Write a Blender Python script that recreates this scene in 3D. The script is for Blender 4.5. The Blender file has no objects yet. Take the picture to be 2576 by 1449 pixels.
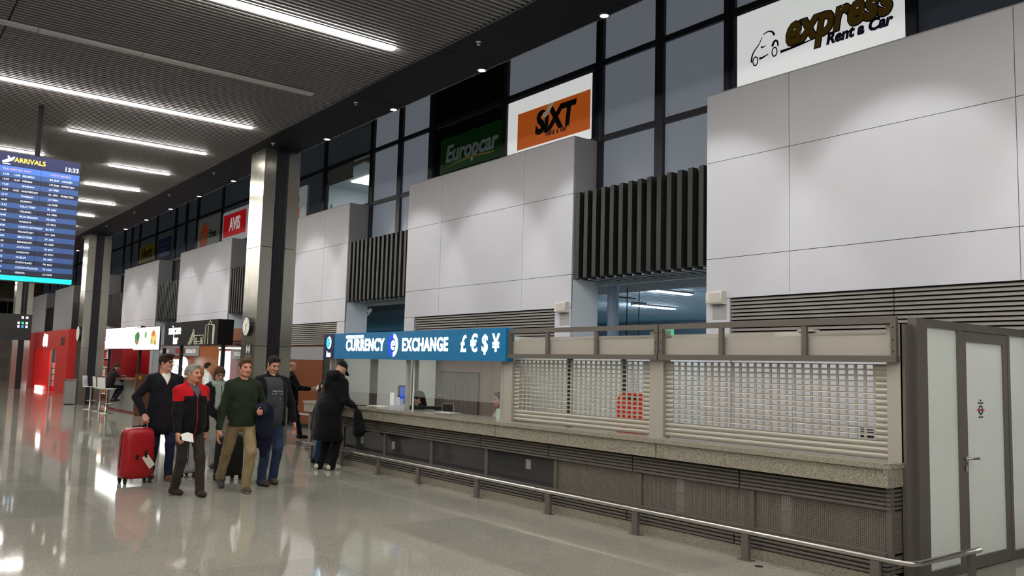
import bpy, math, random
import numpy as np
from mathutils import Matrix, Vector, Euler
random.seed(7)
scene = bpy.context.scene
COL = scene.collection
R = math.radians

# ---------------------------------------------------------------- camera
IMG_W, FPX = 2576.0, 2133.6
YAW, PITCH, ROLL, HC = 0.657368, 0.0954426, 0.0273474, 1.72
cam = bpy.data.cameras.new('camera'); camo = bpy.data.objects.new('camera', cam); COL.objects.link(camo)
cam.sensor_fit = 'HORIZONTAL'; cam.sensor_width = 36.0; cam.lens = FPX / IMG_W * 36.0
cam.clip_start = 0.05; cam.clip_end = 300
_f = Vector((math.sin(YAW)*math.cos(PITCH), math.cos(YAW)*math.cos(PITCH), math.sin(PITCH)))
_r = Vector((math.cos(YAW), -math.sin(YAW), 0)); _u = _r.cross(_f)
_r2 = _r*math.cos(ROLL) + _u*math.sin(ROLL); _u2 = _u*math.cos(ROLL) - _r*math.sin(ROLL)
_m = Matrix((_r2, _u2, -_f)).transposed().to_4x4(); _m.translation = (0, 0, HC)
camo.matrix_world = _m
scene.camera = camo

# ---------------------------------------------------------------- world, exposure
w = bpy.data.worlds.new('world'); scene.world = w; w.use_nodes = True
w.node_tree.nodes['Background'].inputs[0].default_value = (.5, .55, .65, 1)
w.node_tree.nodes['Background'].inputs[1].default_value = 0.015
vs = scene.view_settings
vs.view_transform = 'Standard'; vs.look = 'None'; vs.gamma = 1; vs.use_curve_mapping = False
vs.exposure = 0.0
cy = scene.cycles
cy.max_bounces = 5; cy.diffuse_bounces = 3; cy.glossy_bounces = 3; cy.transmission_bounces = 4; cy.transparent_max_bounces = 6
cy.caustics_reflective = False; cy.caustics_refractive = False
LAMP_E = 75.0
SPOT_W = 150.0

# ---------------------------------------------------------------- helpers
def lin(c):
    if isinstance(c, str):
        c = [int(c[i:i+2], 16) for i in (1, 3, 5)]
    o = []
    for v in c[:3]:
        v = v/255.0
        o.append(v/12.92 if v <= .04045 else ((v+.055)/1.055)**2.4)
    return (o[0], o[1], o[2], 1)

MATS = {}
def mat(name, col='#808080', rough=.5, metal=0., emit=0., noise=None, bump=None, spec=.5, trans=0., alpha=1., ior=1.45, aniso=0., sheen=0., ecol=None, rand=0., coat=0.):
    if name in MATS: return MATS[name]
    m = bpy.data.materials.new(name); m.use_nodes = True; MATS[name] = m
    nt = m.node_tree; b = nt.nodes['Principled BSDF']
    c = lin(col)
    b.inputs['Base Color'].default_value = c
    b.inputs['Roughness'].default_value = rough
    b.inputs['Metallic'].default_value = metal
    b.inputs['Specular IOR Level'].default_value = spec
    b.inputs['IOR'].default_value = ior
    b.inputs['Transmission Weight'].default_value = trans
    b.inputs['Alpha'].default_value = alpha
    b.inputs['Anisotropic'].default_value = aniso
    b.inputs['Sheen Weight'].default_value = sheen
    b.inputs['Coat Weight'].default_value = coat
    if emit:
        b.inputs['Emission Color'].default_value = lin(ecol) if ecol else c
        b.inputs['Emission Strength'].default_value = emit
    tc = None
    def coords():
        nonlocal tc
        if tc is None: tc = nt.nodes.new('ShaderNodeTexCoord')
        return tc.outputs['Object']
    if noise or rand:
        mx = nt.nodes.new('ShaderNodeMix'); mx.data_type = 'RGBA'; mx.blend_type = 'MULTIPLY'
        mx.inputs[0].default_value = 1.0
        mx.inputs[6].default_value = c
        val = None
        if noise:
            sc, amt = noise[0], noise[1]
            n = nt.nodes.new('ShaderNodeTexNoise'); n.inputs['Scale'].default_value = sc
            n.inputs['Detail'].default_value = noise[2] if len(noise) > 2 else 3
            nt.links.new(coords(), n.inputs['Vector'])
            if len(noise) > 3:
                mp = nt.nodes.new('ShaderNodeMapping'); mp.inputs['Scale'].default_value = noise[3]
                nt.links.new(coords(), mp.inputs['Vector']); nt.links.new(mp.outputs[0], n.inputs['Vector'])
            mr = nt.nodes.new('ShaderNodeMapRange')
            mr.inputs[1].default_value = .3; mr.inputs[2].default_value = .7
            mr.inputs[3].default_value = 1-amt; mr.inputs[4].default_value = 1+amt
            nt.links.new(n.outputs['Fac'], mr.inputs[0]); val = mr.outputs[0]
        if rand:
            oi = nt.nodes.new('ShaderNodeObjectInfo')
            mr2 = nt.nodes.new('ShaderNodeMapRange'); mr2.inputs[3].default_value = 1-rand; mr2.inputs[4].default_value = 1+rand
            nt.links.new(oi.outputs['Random'], mr2.inputs[0])
            if val is None: val = mr2.outputs[0]
            else:
                mm = nt.nodes.new('ShaderNodeMath'); mm.operation = 'MULTIPLY'
                nt.links.new(val, mm.inputs[0]); nt.links.new(mr2.outputs[0], mm.inputs[1]); val = mm.outputs[0]
        nt.links.new(val, mx.inputs[7]); nt.links.new(mx.outputs[2], b.inputs['Base Color'])
    if bump:
        n = nt.nodes.new('ShaderNodeTexNoise'); n.inputs['Scale'].default_value = bump[0]; n.inputs['Detail'].default_value = 3
        nt.links.new(coords(), n.inputs['Vector'])
        if len(bump) > 2:
            mp = nt.nodes.new('ShaderNodeMapping'); mp.inputs['Scale'].default_value = bump[2]
            nt.links.new(coords(), mp.inputs['Vector']); nt.links.new(mp.outputs[0], n.inputs['Vector'])
        bp = nt.nodes.new('ShaderNodeBump'); bp.inputs['Strength'].default_value = bump[1]; bp.inputs['Distance'].default_value = .02
        nt.links.new(n.outputs['Fac'], bp.inputs['Height']); nt.links.new(bp.outputs[0], b.inputs['Normal'])
    return m

def granite(name, base, dark, light, rough, scale, rand=0., island=False, ior=1.5):
    m = bpy.data.materials.new(name); m.use_nodes = True; MATS[name] = m
    nt = m.node_tree; b = nt.nodes['Principled BSDF']; b.inputs['Roughness'].default_value = rough; b.inputs['IOR'].default_value = ior
    g = nt.nodes.new('ShaderNodeNewGeometry')
    v = nt.nodes.new('ShaderNodeTexVoronoi'); v.inputs['Scale'].default_value = scale
    nt.links.new(g.outputs['Position'], v.inputs['Vector'])
    cr = nt.nodes.new('ShaderNodeValToRGB'); cr.color_ramp.interpolation = 'CONSTANT'
    e = cr.color_ramp.elements; e[0].color = lin(dark); e[1].position = .16; e[1].color = lin(base)
    x = e.new(.55); x.color = [q*1.12 for q in lin(base)[:3]]+[1]
    x = e.new(.9); x.color = lin(light)
    sp = nt.nodes.new('ShaderNodeSeparateColor'); nt.links.new(v.outputs['Color'], sp.inputs[0]); nt.links.new(sp.outputs[0], cr.inputs[0])
    n = nt.nodes.new('ShaderNodeTexNoise'); n.inputs['Scale'].default_value = .55; n.inputs['Detail'].default_value = 2
    nt.links.new(g.outputs['Position'], n.inputs['Vector'])
    mr = nt.nodes.new('ShaderNodeMapRange'); mr.inputs[1].default_value = .3; mr.inputs[2].default_value = .7; mr.inputs[3].default_value = .93; mr.inputs[4].default_value = 1.07
    nt.links.new(n.outputs[0], mr.inputs[0]); val = mr.outputs[0]
    if rand:
        if island: src = g.outputs['Random Per Island']
        else: src = nt.nodes.new('ShaderNodeObjectInfo').outputs['Random']
        m2 = nt.nodes.new('ShaderNodeMapRange'); m2.inputs[3].default_value = 1-rand; m2.inputs[4].default_value = 1+rand
        nt.links.new(src, m2.inputs[0])
        mu = nt.nodes.new('ShaderNodeMath'); mu.operation = 'MULTIPLY'; nt.links.new(val, mu.inputs[0]); nt.links.new(m2.outputs[0], mu.inputs[1]); val = mu.outputs[0]
    mx = nt.nodes.new('ShaderNodeMix'); mx.data_type = 'RGBA'; mx.blend_type = 'MULTIPLY'; mx.inputs[0].default_value = 1
    nt.links.new(cr.outputs[0], mx.inputs[6]); nt.links.new(val, mx.inputs[7]); nt.links.new(mx.outputs[2], b.inputs['Base Color'])
    return m

class MB:
    def __init__(s): s.v = []; s.f = []; s.mi = []
    def add(s, vs, fs, m=0):
        o = len(s.v); s.v += [tuple(p) for p in vs]; s.f += [tuple(i+o for i in q) for q in fs]; s.mi += [m]*len(fs); return s
    def box(s, x0, x1, y0, y1, z0, z1, m=0):
        return s.add([(x0,y0,z0),(x1,y0,z0),(x1,y1,z0),(x0,y1,z0),(x0,y0,z1),(x1,y0,z1),(x1,y1,z1),(x0,y1,z1)],
              [(0,3,2,1),(4,5,6,7),(0,1,5,4),(1,2,6,5),(2,3,7,6),(3,0,4,7)], m)
    def prism(s, pts, d, m=0):
        """closed polygon of 3D points pushed along d"""
        n = len(pts); d = Vector(d)
        a = [Vector(p) for p in pts]; bb = [p+d for p in a]
        return s.add(a+bb, [tuple(range(n))[::-1], tuple(range(n, 2*n))] + [(i,(i+1)%n,(i+1)%n+n,i+n) for i in range(n)], m)
    def tube(s, pts, r, n=10, m=0, cap=True):
        pts = [Vector(p) for p in pts]; rs = r if isinstance(r, (list, tuple)) else [r]*len(pts)
        o = []; fs = []; k = len(pts); up = None
        for i, p in enumerate(pts):
            t = (pts[min(i+1,k-1)]-pts[max(i-1,0)]).normalized()
            if up is None:
                up = Vector((0,0,1)) if abs(t.z) < .9 else Vector((0,1,0))
            a = t.cross(up).normalized(); b = a.cross(t).normalized(); up = b
            for j in range(n):
                q = 2*math.pi*j/n; o.append(p + (a*math.cos(q)+b*math.sin(q))*rs[i])
        for i in range(k-1):
            for j in range(n):
                fs.append((i*n+j, i*n+(j+1)%n, (i+1)*n+(j+1)%n, (i+1)*n+j))
        if cap: fs += [tuple(range(n)), tuple(range((k-1)*n, k*n))[::-1]]
        return s.add(o, fs, m)
    def lathe(s, prof, c=(0,0,0), n=20, m=0, cap=True):
        o = []; fs = []; k = len(prof)
        for r, z in prof:
            for j in range(n):
                q = 2*math.pi*j/n; o.append((c[0]+r*math.cos(q), c[1]+r*math.sin(q), c[2]+z))
        for i in range(k-1):
            for j in range(n): fs.append((i*n+j, i*n+(j+1)%n, (i+1)*n+(j+1)%n, (i+1)*n+j))
        if cap: fs += [tuple(range(n))[::-1], tuple(range((k-1)*n, k*n))]
        return s.add(o, fs, m)
    def xform(s, M):
        s.v = [tuple(M @ Vector(p)) for p in s.v]; return s
    def mesh(s, name, mats, smooth=False, off=(0,0,0)):
        me = bpy.data.meshes.new(name)
        me.from_pydata([(p[0]-off[0], p[1]-off[1], p[2]-off[2]) for p in s.v], [], s.f)
        for m in (mats if isinstance(mats, (list, tuple)) else [mats]): me.materials.append(m)
        if len(set(s.mi)) > 1: me.polygons.foreach_set('material_index', s.mi)
        if smooth: me.polygons.foreach_set('use_smooth', [True]*len(me.polygons))
        me.update(); return me

def tag(o, label=None, cat=None, group=None, kind=None):
    if label: o['label'] = label
    if cat: o['category'] = cat
    if group: o['group'] = group
    if kind: o['kind'] = kind
    return o
def link(o, parent=None):
    COL.objects.link(o)
    if parent is not None: o.parent = parent
    return o
def root(name, loc=(0,0,0), label=None, cat=None, group=None, kind=None, rz=0.):
    o = bpy.data.objects.new(name, None); o.empty_display_size = .1
    o.location = loc; o.rotation_euler = (0, 0, rz); link(o); tag(o, label, cat, group, kind); o['wl'] = list(loc); return o
def wl(p):
    """world offset of an unrotated parent chain"""
    x = Vector((0,0,0))
    while p is not None:
        x += Vector(p.location); p = p.parent
    return x
def put(name, mb, m, parent=None, smooth=False, local=False, **kw):
    """one mesh object from builder geometry given in world coordinates (or in the parent's own frame)"""
    a = np.array(mb.v); lo = a.min(0); hi = a.max(0); c = ((lo[0]+hi[0])/2, (lo[1]+hi[1])/2, lo[2])
    o = bpy.data.objects.new(name, mb.mesh(name, m, smooth, c)); link(o, parent)
    if parent is None: q = Vector((0,0,0))
    elif not local: q = wl(parent)
    else: q = Vector(parent.location) if parent.parent is not None else Vector((0,0,0))
    o.location = Vector(c) - q
    return tag(o, **kw)
_cache = {}
def box(name, x0, x1, y0, y1, z0, z1, m, parent=None, local=False, **kw):
    """box object; alike boxes share one mesh"""
    key = (round(x1-x0,4), round(y1-y0,4), round(z1-z0,4), m.name)
    if key not in _cache:
        _cache[key] = MB().box(-key[0]/2, key[0]/2, -key[1]/2, key[1]/2, 0, key[2]).mesh(name, m)
    o = bpy.data.objects.new(name, _cache[key]); link(o, parent)
    o.location = Vector(((x0+x1)/2, (y0+y1)/2, z0)) - (wl(parent) if (parent is not None and not local) else Vector((0,0,0)))
    return tag(o, **kw)
def inst(name, me, loc, parent=None, rot=None, **kw):
    o = bpy.data.objects.new(name, me); link(o, parent)
    o.location = Vector(loc) - (wl(parent) if parent is not None else Vector((0,0,0)))
    if rot: o.rotation_euler = rot
    return tag(o, **kw)
FACE_X = (R(90), 0, R(-90))    # lettering read from the hall side of a wall that runs along Y
FACE_Y = (R(90), 0, 0)         # lettering read by someone looking along +Y
def text(name, s, m, loc, size, rot, parent=None, ex=.004, off=0., sx=1., shear=0., align='CENTER', space=1., local=False, **kw):
    cu = bpy.data.curves.new(name, 'FONT'); cu.body = s; cu.size = size; cu.extrude = ex; cu.offset = off; cu.shear = shear
    cu.align_x = align; cu.align_y = 'CENTER'; cu.space_character = space; cu.resolution_u = 3
    t = bpy.data.objects.new(name+'_tmp', cu); COL.objects.link(t)
    dg = bpy.context.evaluated_depsgraph_get()
    me = bpy.data.meshes.new_from_object(t.evaluated_get(dg)); bpy.data.objects.remove(t); bpy.data.curves.remove(cu)
    me.materials.clear(); me.materials.append(m); me.name = name
    if sx != 1.:
        for v in me.vertices: v.co.x *= sx
    o = bpy.data.objects.new(name, me); link(o, parent)
    o.location = Vector(loc) - (wl(parent) if (parent is not None and not local) else Vector((0,0,0))); o.rotation_euler = rot
    return tag(o, **kw)
def flat(mb, pts2, xf, th=.004, m=0):
    """flat outline: 2D points mapped by xf(u,v)->world, pushed out by th towards the viewer of a -X facing wall"""
    return mb.prism([xf(u, v) for u, v in pts2], (-th, 0, 0), m)
def ring_pts(cx, cy, rx, ry, a0, a1, n=16):
    return [(cx+rx*math.cos(a0+(a1-a0)*i/n), cy+ry*math.sin(a0+(a1-a0)*i/n)) for i in range(n+1)]

# ---------------------------------------------------------------- materials
M_floor = granite('polished_granite', '#9a988e', '#6d6b62', '#c0bdaf', .055, 330, .10, ior=1.52)
M_floor2 = granite('polished_granite_far', '#9a988e', '#6d6b62', '#c0bdaf', .055, 330, .10, True, ior=1.52)
M_counter = granite('grey_granite', '#928c7e', '#5a554b', '#bab5a9', .22, 210)
M_grout = mat('dark_grout', '#55514b', .8)
M_white = mat('white_panel', '#cccdd5', .45, noise=(2.5, .02))
M_seam = mat('panel_seam', '#26262a', .8)
M_louv = mat('grey_louvre_paint', '#9b9792', .45, metal=.3)
M_dark = mat('louvre_void', '#2a2826', .9)
M_black = mat('black_slat', '#232423', .45, noise=(30, .12))
M_void = mat('black_void', '#0a0a0c', .9)
M_frame = mat('charcoal_mullion', '#33343c', .4, metal=.3)
M_steel = mat('brushed_steel', '#a8a69c', .25, metal=1., aniso=.5, bump=(60, .04, (1, 1, .02)))
M_groove = mat('perforated_groove', '#35353a', .5, metal=.5)
M_ceilslat = mat('ceiling_slat', '#7d7c7b', .5)
M_ceilvoid = mat('ceiling_void', '#17171a', .9)
M_soffit = mat('perforated_soffit', '#17171f', .7, metal=.0, spec=.15, noise=(260, .5, 0))
M_lamp = mat('lamp_diffuser', '#fff8ea', .4, emit=LAMP_E, ecol='#fffaf2')
M_lampoff = mat('lamp_off', '#a9aaa8', .5)
M_down = mat('downlight_glow', '#ffffff', .4, emit=30., ecol='#fff6e8')
M_kiosk = mat('taupe_metal', '#6e6862', .45, metal=.35)
M_kiosk_l = mat('light_taupe_metal', '#b3aea5', .45, metal=.25)
M_shut = mat('shutter_metal', '#b3afa4', .4, metal=.3)
M_frost = mat('frosted_glass', '#eaf1ea', .18, spec=.6, noise=(1.2, .03))
M_glassdark = mat('smoked_glass', '#3b3b3c', .08, spec=.7)
M_chrome = mat('satin_steel', '#b9b6b0', .28, metal=1.)
M_clear = mat('clear_glass', '#dfe8e6', .03, spec=.5, alpha=.10)
M_wood = mat('red_brown_wood', '#733c1e', .35, noise=(7, .22, 4, (.6, 1.6, 14)))
M_wood_o = mat('orange_wood', '#a05c26', .35, noise=(6, .35, 5, (3, 3, .5)))
M_brown = mat('brown_grey_cladding', '#7d6f66', .4)
M_pblk = mat('black_plastic', '#17171a', .4)
M_txt = mat('white_glow_letters', '#ffffff', .5, emit=2.2)
M_paper = mat('white_paper', '#f2f2f0', .6)
# ================================================================ THE HALL
XP, XG, ZC, XS, XE = 9.6, 10.2, 6.3, 6.35, 7.37
BLK = [(2.35+8.43*k, 7.88+8.43*k) for k in range(-2, 9)]

# floor: tiles one by one near the camera, the far ones joined
fl = root('floor', (0, 0, 0), 'polished grey granite floor with mirror-like reflections', 'floor', kind='structure')
box('floor_base', -14, 27, -12, 80, -.06, -.018, M_grout, fl)
TX, TY = 1.15, 1.08
tile = MB().box(-TX/2+.0012, TX/2-.0012, -TY/2+.0012, TY/2-.0012, -.018, 0).mesh('floor_tile', M_floor)
cells = []
for i in range(-17, 20):
    for j in range(-16, 70):
        x = 5.80 - TX/2 + i*TX; y = 5.03 + TY/2 + j*TY
        if -13.4 < x < 26 and -11.5 < y < 79: cells.append((x, y))
def seen(x, y):
    d = Vector((x, y, -HC)); z = d.dot(_f)
    if z < 1: return None
    px = 1288 + FPX*d.dot(_r2)/z; py = 724 - FPX*d.dot(_u2)/z
    return z if (-150 < px < 2700 and py < 1650 and x < 10.5) else None
vis = sorted([(seen(*c), c) for c in cells if seen(*c)])[:298]
near = set(c for _, c in vis)
for x, y in sorted(near): inst('floor_tile', tile, (x, y, 0), fl)
far = MB()
for x, y in cells:
    if (x, y) not in near: far.add([(x-TX/2+.0012, y-TY/2+.0012, 0), (x+TX/2-.0012, y-TY/2+.0012, 0), (x+TX/2-.0012, y+TY/2-.0012, 0), (x-TX/2+.0012, y+TY/2-.0012, 0)], [(0,1,2,3)])
put('distant_tiles', far, M_floor2, fl, kind='stuff')

# ceiling: slats run across the hall
ce = root('ceiling', (0, 0, ZC), 'dark slatted metal ceiling of narrow grey strips', 'ceiling', kind='structure')
box('ceiling_void', -14, XS, -12, 80, ZC+.16, ZC+.22, M_ceilvoid, ce)
def slatgeo(mb, y):
    mb.box(-14, 1.32, y-.018, y+.018, ZC, ZC+.05); mb.box(1.345, XS, y-.018, y+.018, ZC, ZC+.05)
sm = MB(); slatgeo(sm, 0); sme = sm.mesh('ceiling_slat', M_ceilslat, off=(0, 0, ZC))
ys = [-11.9+.1*k for k in range(916)]
st = MB(); n = 0
for y in ys:
    if 7.6 < y and n < 298: inst('ceiling_slat', sme, (0, y, ZC), ce); n += 1
    else: slatgeo(st, y)
put('distant_slats', st, M_ceilslat, ce, kind='stuff')

# soffit in front of the wall
so = root('ceiling', ((XS+XE)/2, 0, ZC), 'dark perforated metal soffit strip above the columns', 'ceiling', kind='structure')
y = -12.
while y < 79:
    box('soffit_panel', XS+.02, XE, y+.006, y+2.76-.006, ZC, ZC+.04, M_soffit, so); y += 2.76
box('soffit_edge', XS, XS+.02, -12, 80, ZC-.01, ZC+.2, M_frame, so)
box('soffit_upstand', XE-.02, XE, -12, 80, ZC+.04, 9.2, M_frame, so)
box('upper_roof', XE, 14.2, -12, 80, 9.0, 9.1, M_ceilvoid, so)
drops = MB()
for k in range(900): drops.box(XE-.012, XE-.002, 4+.05*k, 4.022+.05*k, ZC-.012, ZC)
put('edge_light_dots', drops, mat('pale_light_dot', '#9a9aa0', .4, metal=.6), so, kind='stuff')  # pale boxes stand in for light spots showing along the perforated edge

# enclosing walls out of view
def wallbox(name, label, *a, m=None):
    b_ = box(name, *a, m); tag(b_, label, 'wall', kind='structure'); return b_
M_wl = mat('hall_wall', '#b8b5b0', .6); M_wd = mat('far_wall', '#9a9088', .5, noise=(1, .2))
wallbox('wall_left', 'grey long wall across the hall from the shops', -14.2, -14, -12, 80, 0, 6.5, m=M_wl)
wallbox('wall_back', 'grey end wall behind the viewer', -14, 14, -12.2, -12, 0, 9, m=M_wl)
wallbox('wall_far', 'dark end wall at the far end of the hall', -14, 14, 78, 78.2, 0, 9, m=M_wd)

# white panelled blocks with louvres
def block(k, y0, y1, lab):
    b = root('wall_right', (XP, (y0+y1)/2, 0), lab, 'wall', kind='structure')
    box('block_core', XP+.02, XG, y0+.022, y1-.022, 2.79, 5.75, M_seam, b)
    cs = [y0, y0+1.375, y1-1.375, y1]; zs = [2.79, 3.362, 4.765, 5.77]; g = .004
    for i in range(3):
        for j in range(3):
            box('panel', XP, XP+.02, cs[i]+g, cs[i+1]-g, zs[j]+g, zs[j+1]-g, M_white, b)
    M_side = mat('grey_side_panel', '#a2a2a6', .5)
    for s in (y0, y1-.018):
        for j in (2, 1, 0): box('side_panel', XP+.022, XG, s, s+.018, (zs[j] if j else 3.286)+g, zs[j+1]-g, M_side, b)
    box('top_cap', XP+.004, XG, y0, y1, 5.765, 5.785, M_side, b)
    M_pier = mat('pale_blue_white_pier', '#dfe8f1', .5)
    for s in (y0, y1-.42):
        box('pier', XP, XP+.04, s+g, s+.42-g, 0, 2.785, M_white, b)
    for s in (y0, y1-.02): box('return_wall', XP+.042, XG+.02, s, s+.02, 0, 3.28, M_pier, b)
    # horizontal louvre between the piers
    box('louvre_back', XP+.06, XP+.08, y0+.42, y1-.42, 2.19, 2.79, M_dark, b)
    for h0, h1 in ((y0+.42, (y0+y1)/2-.006), ((y0+y1)/2+.006, y1-.42)):
        z = 2.745
        me = louv_mesh(h1-h0)
        while z > 2.2:
            inst('louvre_slat', me, (XP+.02, (h0+h1)/2, z), b); z -= .052
    return b
_lv = {}
def louv_mesh(L, m=None, d=.045, h=.036):
    m = m or M_louv; key = (round(L, 3), m.name, d, h)
    if key not in _lv:
        # folded blade: sloped face, lip
        p = [(0, 0, 0), (0, 0, h*.45), (d*.5, 0, h), (d, 0, h), (d, 0, h*.8), (d*.55, 0, h*.75), (.006, 0, h*.3), (.006, 0, 0)]
        mb = MB().prism([(a, -L/2, c) for a, _, c in p], (0, L, 0)); _lv[key] = mb.mesh('louvre_slat', m)
    return _lv[key]
ordn = ['first', 'second', 'third', 'fourth', 'fifth', 'sixth', 'seventh', 'eighth', 'ninth', 'tenth', 'eleventh', 'twelfth', 'thirteenth', 'fourteenth', 'fifteenth', 'sixteenth', 'seventeenth', 'eighteenth', 'nineteenth', 'twentieth']
BL = {2: 'large white panelled wall block behind the shuttered kiosk', 3: 'white panelled wall block above the currency exchange sign', 4: 'white panelled wall block just beside the near steel column',
      5: 'white panelled wall block above the black suitcase bar sign', 6: 'white panelled wall block above the glowing white menu screens', 7: 'grey dim wall block behind the second steel column'}
for k, (y0, y1) in enumerate(BLK):
    if k < 1 or k > 9: continue
    block(k, y0, y1, BL.get(k, 'white panelled wall block, %s from the viewer' % ordn[k]))

# below each block: what closes the ground floor
def lower(y0, y1, m, name='wall_right', lab='', zs=None, cols=None, g=.004):
    b = root(name, (XP+.05, (y0+y1)/2, 0), lab, 'wall', kind='structure')
    zs = zs or [0, 1.15, 2.19]; cols = cols or [y0+.42, (y0+y1)/2, y1-.42]
    box('backing', XP+.07, XP+.12, y0+.42, y1-.42, 0, 2.2, M_seam, b)
    for i in range(len(cols)-1):
        for j in range(len(zs)-1):
            mm = m[j] if isinstance(m, list) else m
            box('panel', XP+.04, XP+.068, cols[i]+g, cols[i+1]-g, zs[j]+g, zs[j+1]-g, mm, b)
    return b
lower(*BLK[2], M_white, lab='white lower wall panels seen through the kiosk shutter', cols=[BLK[2][0]+.42, 3.7, 6.5, BLK[2][1]-.42])
b3 = lower(*BLK[3], M_brown, lab='brown grey clad wall behind the currency counter', zs=[0, 2.19], cols=[11.2, 12.1, 13.06, 13.35, 14.9, 15.86])
M_band = mat('grey_sign_band', '#8b8b8d', .5)
lower(*BLK[4], [M_wood, M_band, M_wood], lab='red brown wooden shop front with a grey band beside the column', zs=[.12, 1.82, 2.17, 2.4-.2], cols=[BLK[4][0]+1.2, BLK[4][0]+3.3, BLK[4][1]-.42])
lower(*BLK[5], [M_wood, M_band, M_wood], lab='wooden back wall of the suitcase bar', zs=[0, 1.82, 2.17, 2.2])
lower(*BLK[6], mat('red_shop_wall', '#b3161c', .4), lab='red wall of the shop under the white menu screens')
for k in (1, 7, 8, 9): lower(*BLK[k], M_brown, lab='brown lower wall, block %s along the hall' % ordn[k])
# vents low in the white wall
v = root('wall_vent', (XP+.03, 5.4, 1.0), 'black slotted vent low in the white wall behind the shutter', 'vent')
for i in range(3): box('slot', XP+.03, XP+.04, 5.0, 5.56, 1.03+.045*i, 1.05+.045*i, M_void, v)

# slat screens over the openings between the blocks
def screen(y0, y1, lab):
    s = root('slat_screen', (XP, (y0+y1)/2, 3.29), lab, 'slat screen', group='black slat screens between the white blocks')
    n = 14; p = (y1-y0)/n
    box('screen_back', XP+.17, XP+.19, y0+.01, y1-.01, 3.3, 4.74, M_void, s)
    for i in range(n):
        yy = y0 + p*(i+.5)
        box('slat', XP+.01, XP+.14, yy-.045, yy+.045, 3.29, 4.77, M_black, s)
    box('bottom_rail', XP+.15, XP+.35, y0+.01, y1-.01, 3.29, 3.32, M_black, s)
    m_u = mat('underside_slat', '#b9c3cc', .5)
    for i in range(n*2):
        yy = y0 + p*.5*(i+.5)
        box('underside_slat', XP+.16, XG-.03, yy-.025, yy+.025, 3.262, 3.285, m_u if i % 2 else M_black, s)
    box('rear_beam', XG-.03, XG+.05, y0+.01, y1-.01, 3.20, 3.32, mat('pale_beam', '#aab6bd', .5), s)
    return s
SL = {2: 'black vertical slat screen over the opening with the exit sign', 3: 'black vertical slat screen above the security camera', 4: 'black slat screen hidden partly by the near steel column',
      5: 'small black slat screen left of the suitcase bar sign', 6: 'black slat screen beside the far steel column'}
for k in range(1, 9):
    screen(BLK[k][1]+.01, BLK[k+1][0]-.01, SL.get(k, 'distant black slat screen, opening %s' % ordn[k]))

# low partitions that close the openings behind the kiosks
M_lowp = mat('pale_blue_partition', '#ccd8e2', .5)
for k, mm in ((2, M_lowp), (3, mat('dark_partition', '#33363c', .5))):
    p_ = root('wall_low', (XP+.1, (BLK[k][1]+BLK[k+1][0])/2, 0), ['pale low partition in the opening behind the shutters', 'dark low partition in the opening above the currency sign'][k-2], 'wall', kind='structure')
    a_, b_ = BLK[k][1]+.02, BLK[k+1][0]-.02; n_ = 3
    for q in range(n_): box('panel', XP+.05, XP+.09, a_+(b_-a_)*q/n_+.004, a_+(b_-a_)*(q+1)/n_-.004, .005, 2.2, mm, p_)
    box('top_rail', XP+.04, XP+.10, a_, b_, 2.205, 2.26, M_frame, p_)
# upper glazing, one window per bay
M_film = mat('grey_film_glass', '#7d848d', .22, spec=.6, noise=(.8, .05), emit=.30, ecol='#8d96a2')  # both films glow in place of light from the offices behind
M_film2 = mat('dark_film_glass', '#3a4048', .15, spec=.7, emit=.05, ecol='#6d7a88')
M_deep = mat('very_dark_glass', '#14181f', .12, spec=.7)
def window(n, y0, y1, lab, muls, panes, trans=(7.2, 5.82)):
    """muls: [(y, half width)], panes: per column list of materials from the top down"""
    wdw = root('window_%d' % n, (XG, (y0+y1)/2, 4.7), lab, 'window', kind='structure')
    for yy, hw in muls: box('mullion', XG-.06, XG+.08, yy-hw, yy+hw, 3.35, 9.0, M_frame, wdw)
    zz = [3.35] + sorted(trans) + [9.0]
    cols = sorted(m[0] for m in muls)
    for t in trans: 
        for a, b in zip(cols[:-1], cols[1:]): box('transom', XG-.05, XG+.07, a+.03, b-.03, t-.05, t+.05, M_frame, wdw)
    for ci, (a, b) in enumerate(zip(cols[:-1], cols[1:])):
        col = panes[ci]
        for j in range(len(zz)-1):
            mm = col[len(zz)-2-j]
            if mm is None: continue
            box('pane', XG+.005, XG+.02, a+.03, b-.03, zz[j]+.02, zz[j+1]-.02, mm, wdw)
    return wdw
WL = {2: 'tall window bay between the orange sign and the nearest block', 3: 'tall window bay left of the dark green sign', 4: 'dark tall window bay just left of the near column'}
wn = 1
for k in range(1, 9):
    g0, g1 = BLK[k][1], BLK[k+1][0]
    window(wn, g0, g1, WL.get(k, 'upper window bay over opening %s' % ordn[k]), [(g0+.06, .07), ((g0+g1)/2, .09), (g1-.02, .09)],
           [[M_film]*3, [M_film]*3] if k < 4 else [[M_film2]*3]*2); wn += 1
    y0, y1 = BLK[k+1]
    pn = {2: [[M_deep, M_deep, M_deep], [M_film, M_film, M_film]], 3: [[M_clear, M_clear, M_film], [M_film2, M_film2, M_film2]]}
    cc = [[M_film, None, M_film], [M_deep, M_deep, M_deep]]
    if k == 3: cc = [[M_film2, M_clear, M_film], [M_film2, M_film2, M_film2]]
    if k >= 4: cc = [[M_film2]*3]*2
    window(wn, y0, y1, ('window above white block with %s' % {1: 'the express lettering', 2: 'the orange and green car rental signs', 3: 'a lit office behind', 4: 'the red and grey rental signs', 5: 'the yellow rental sign'}.get(k, 'dark glass, bay %s' % ordn[k])),
           [(y0+.02, .05), ((y0+y1)/2, .07), (y1-.02, .05)], cc if k != 1 else [[M_film2]*3, [M_film, None, M_film]]); wn += 1
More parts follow.
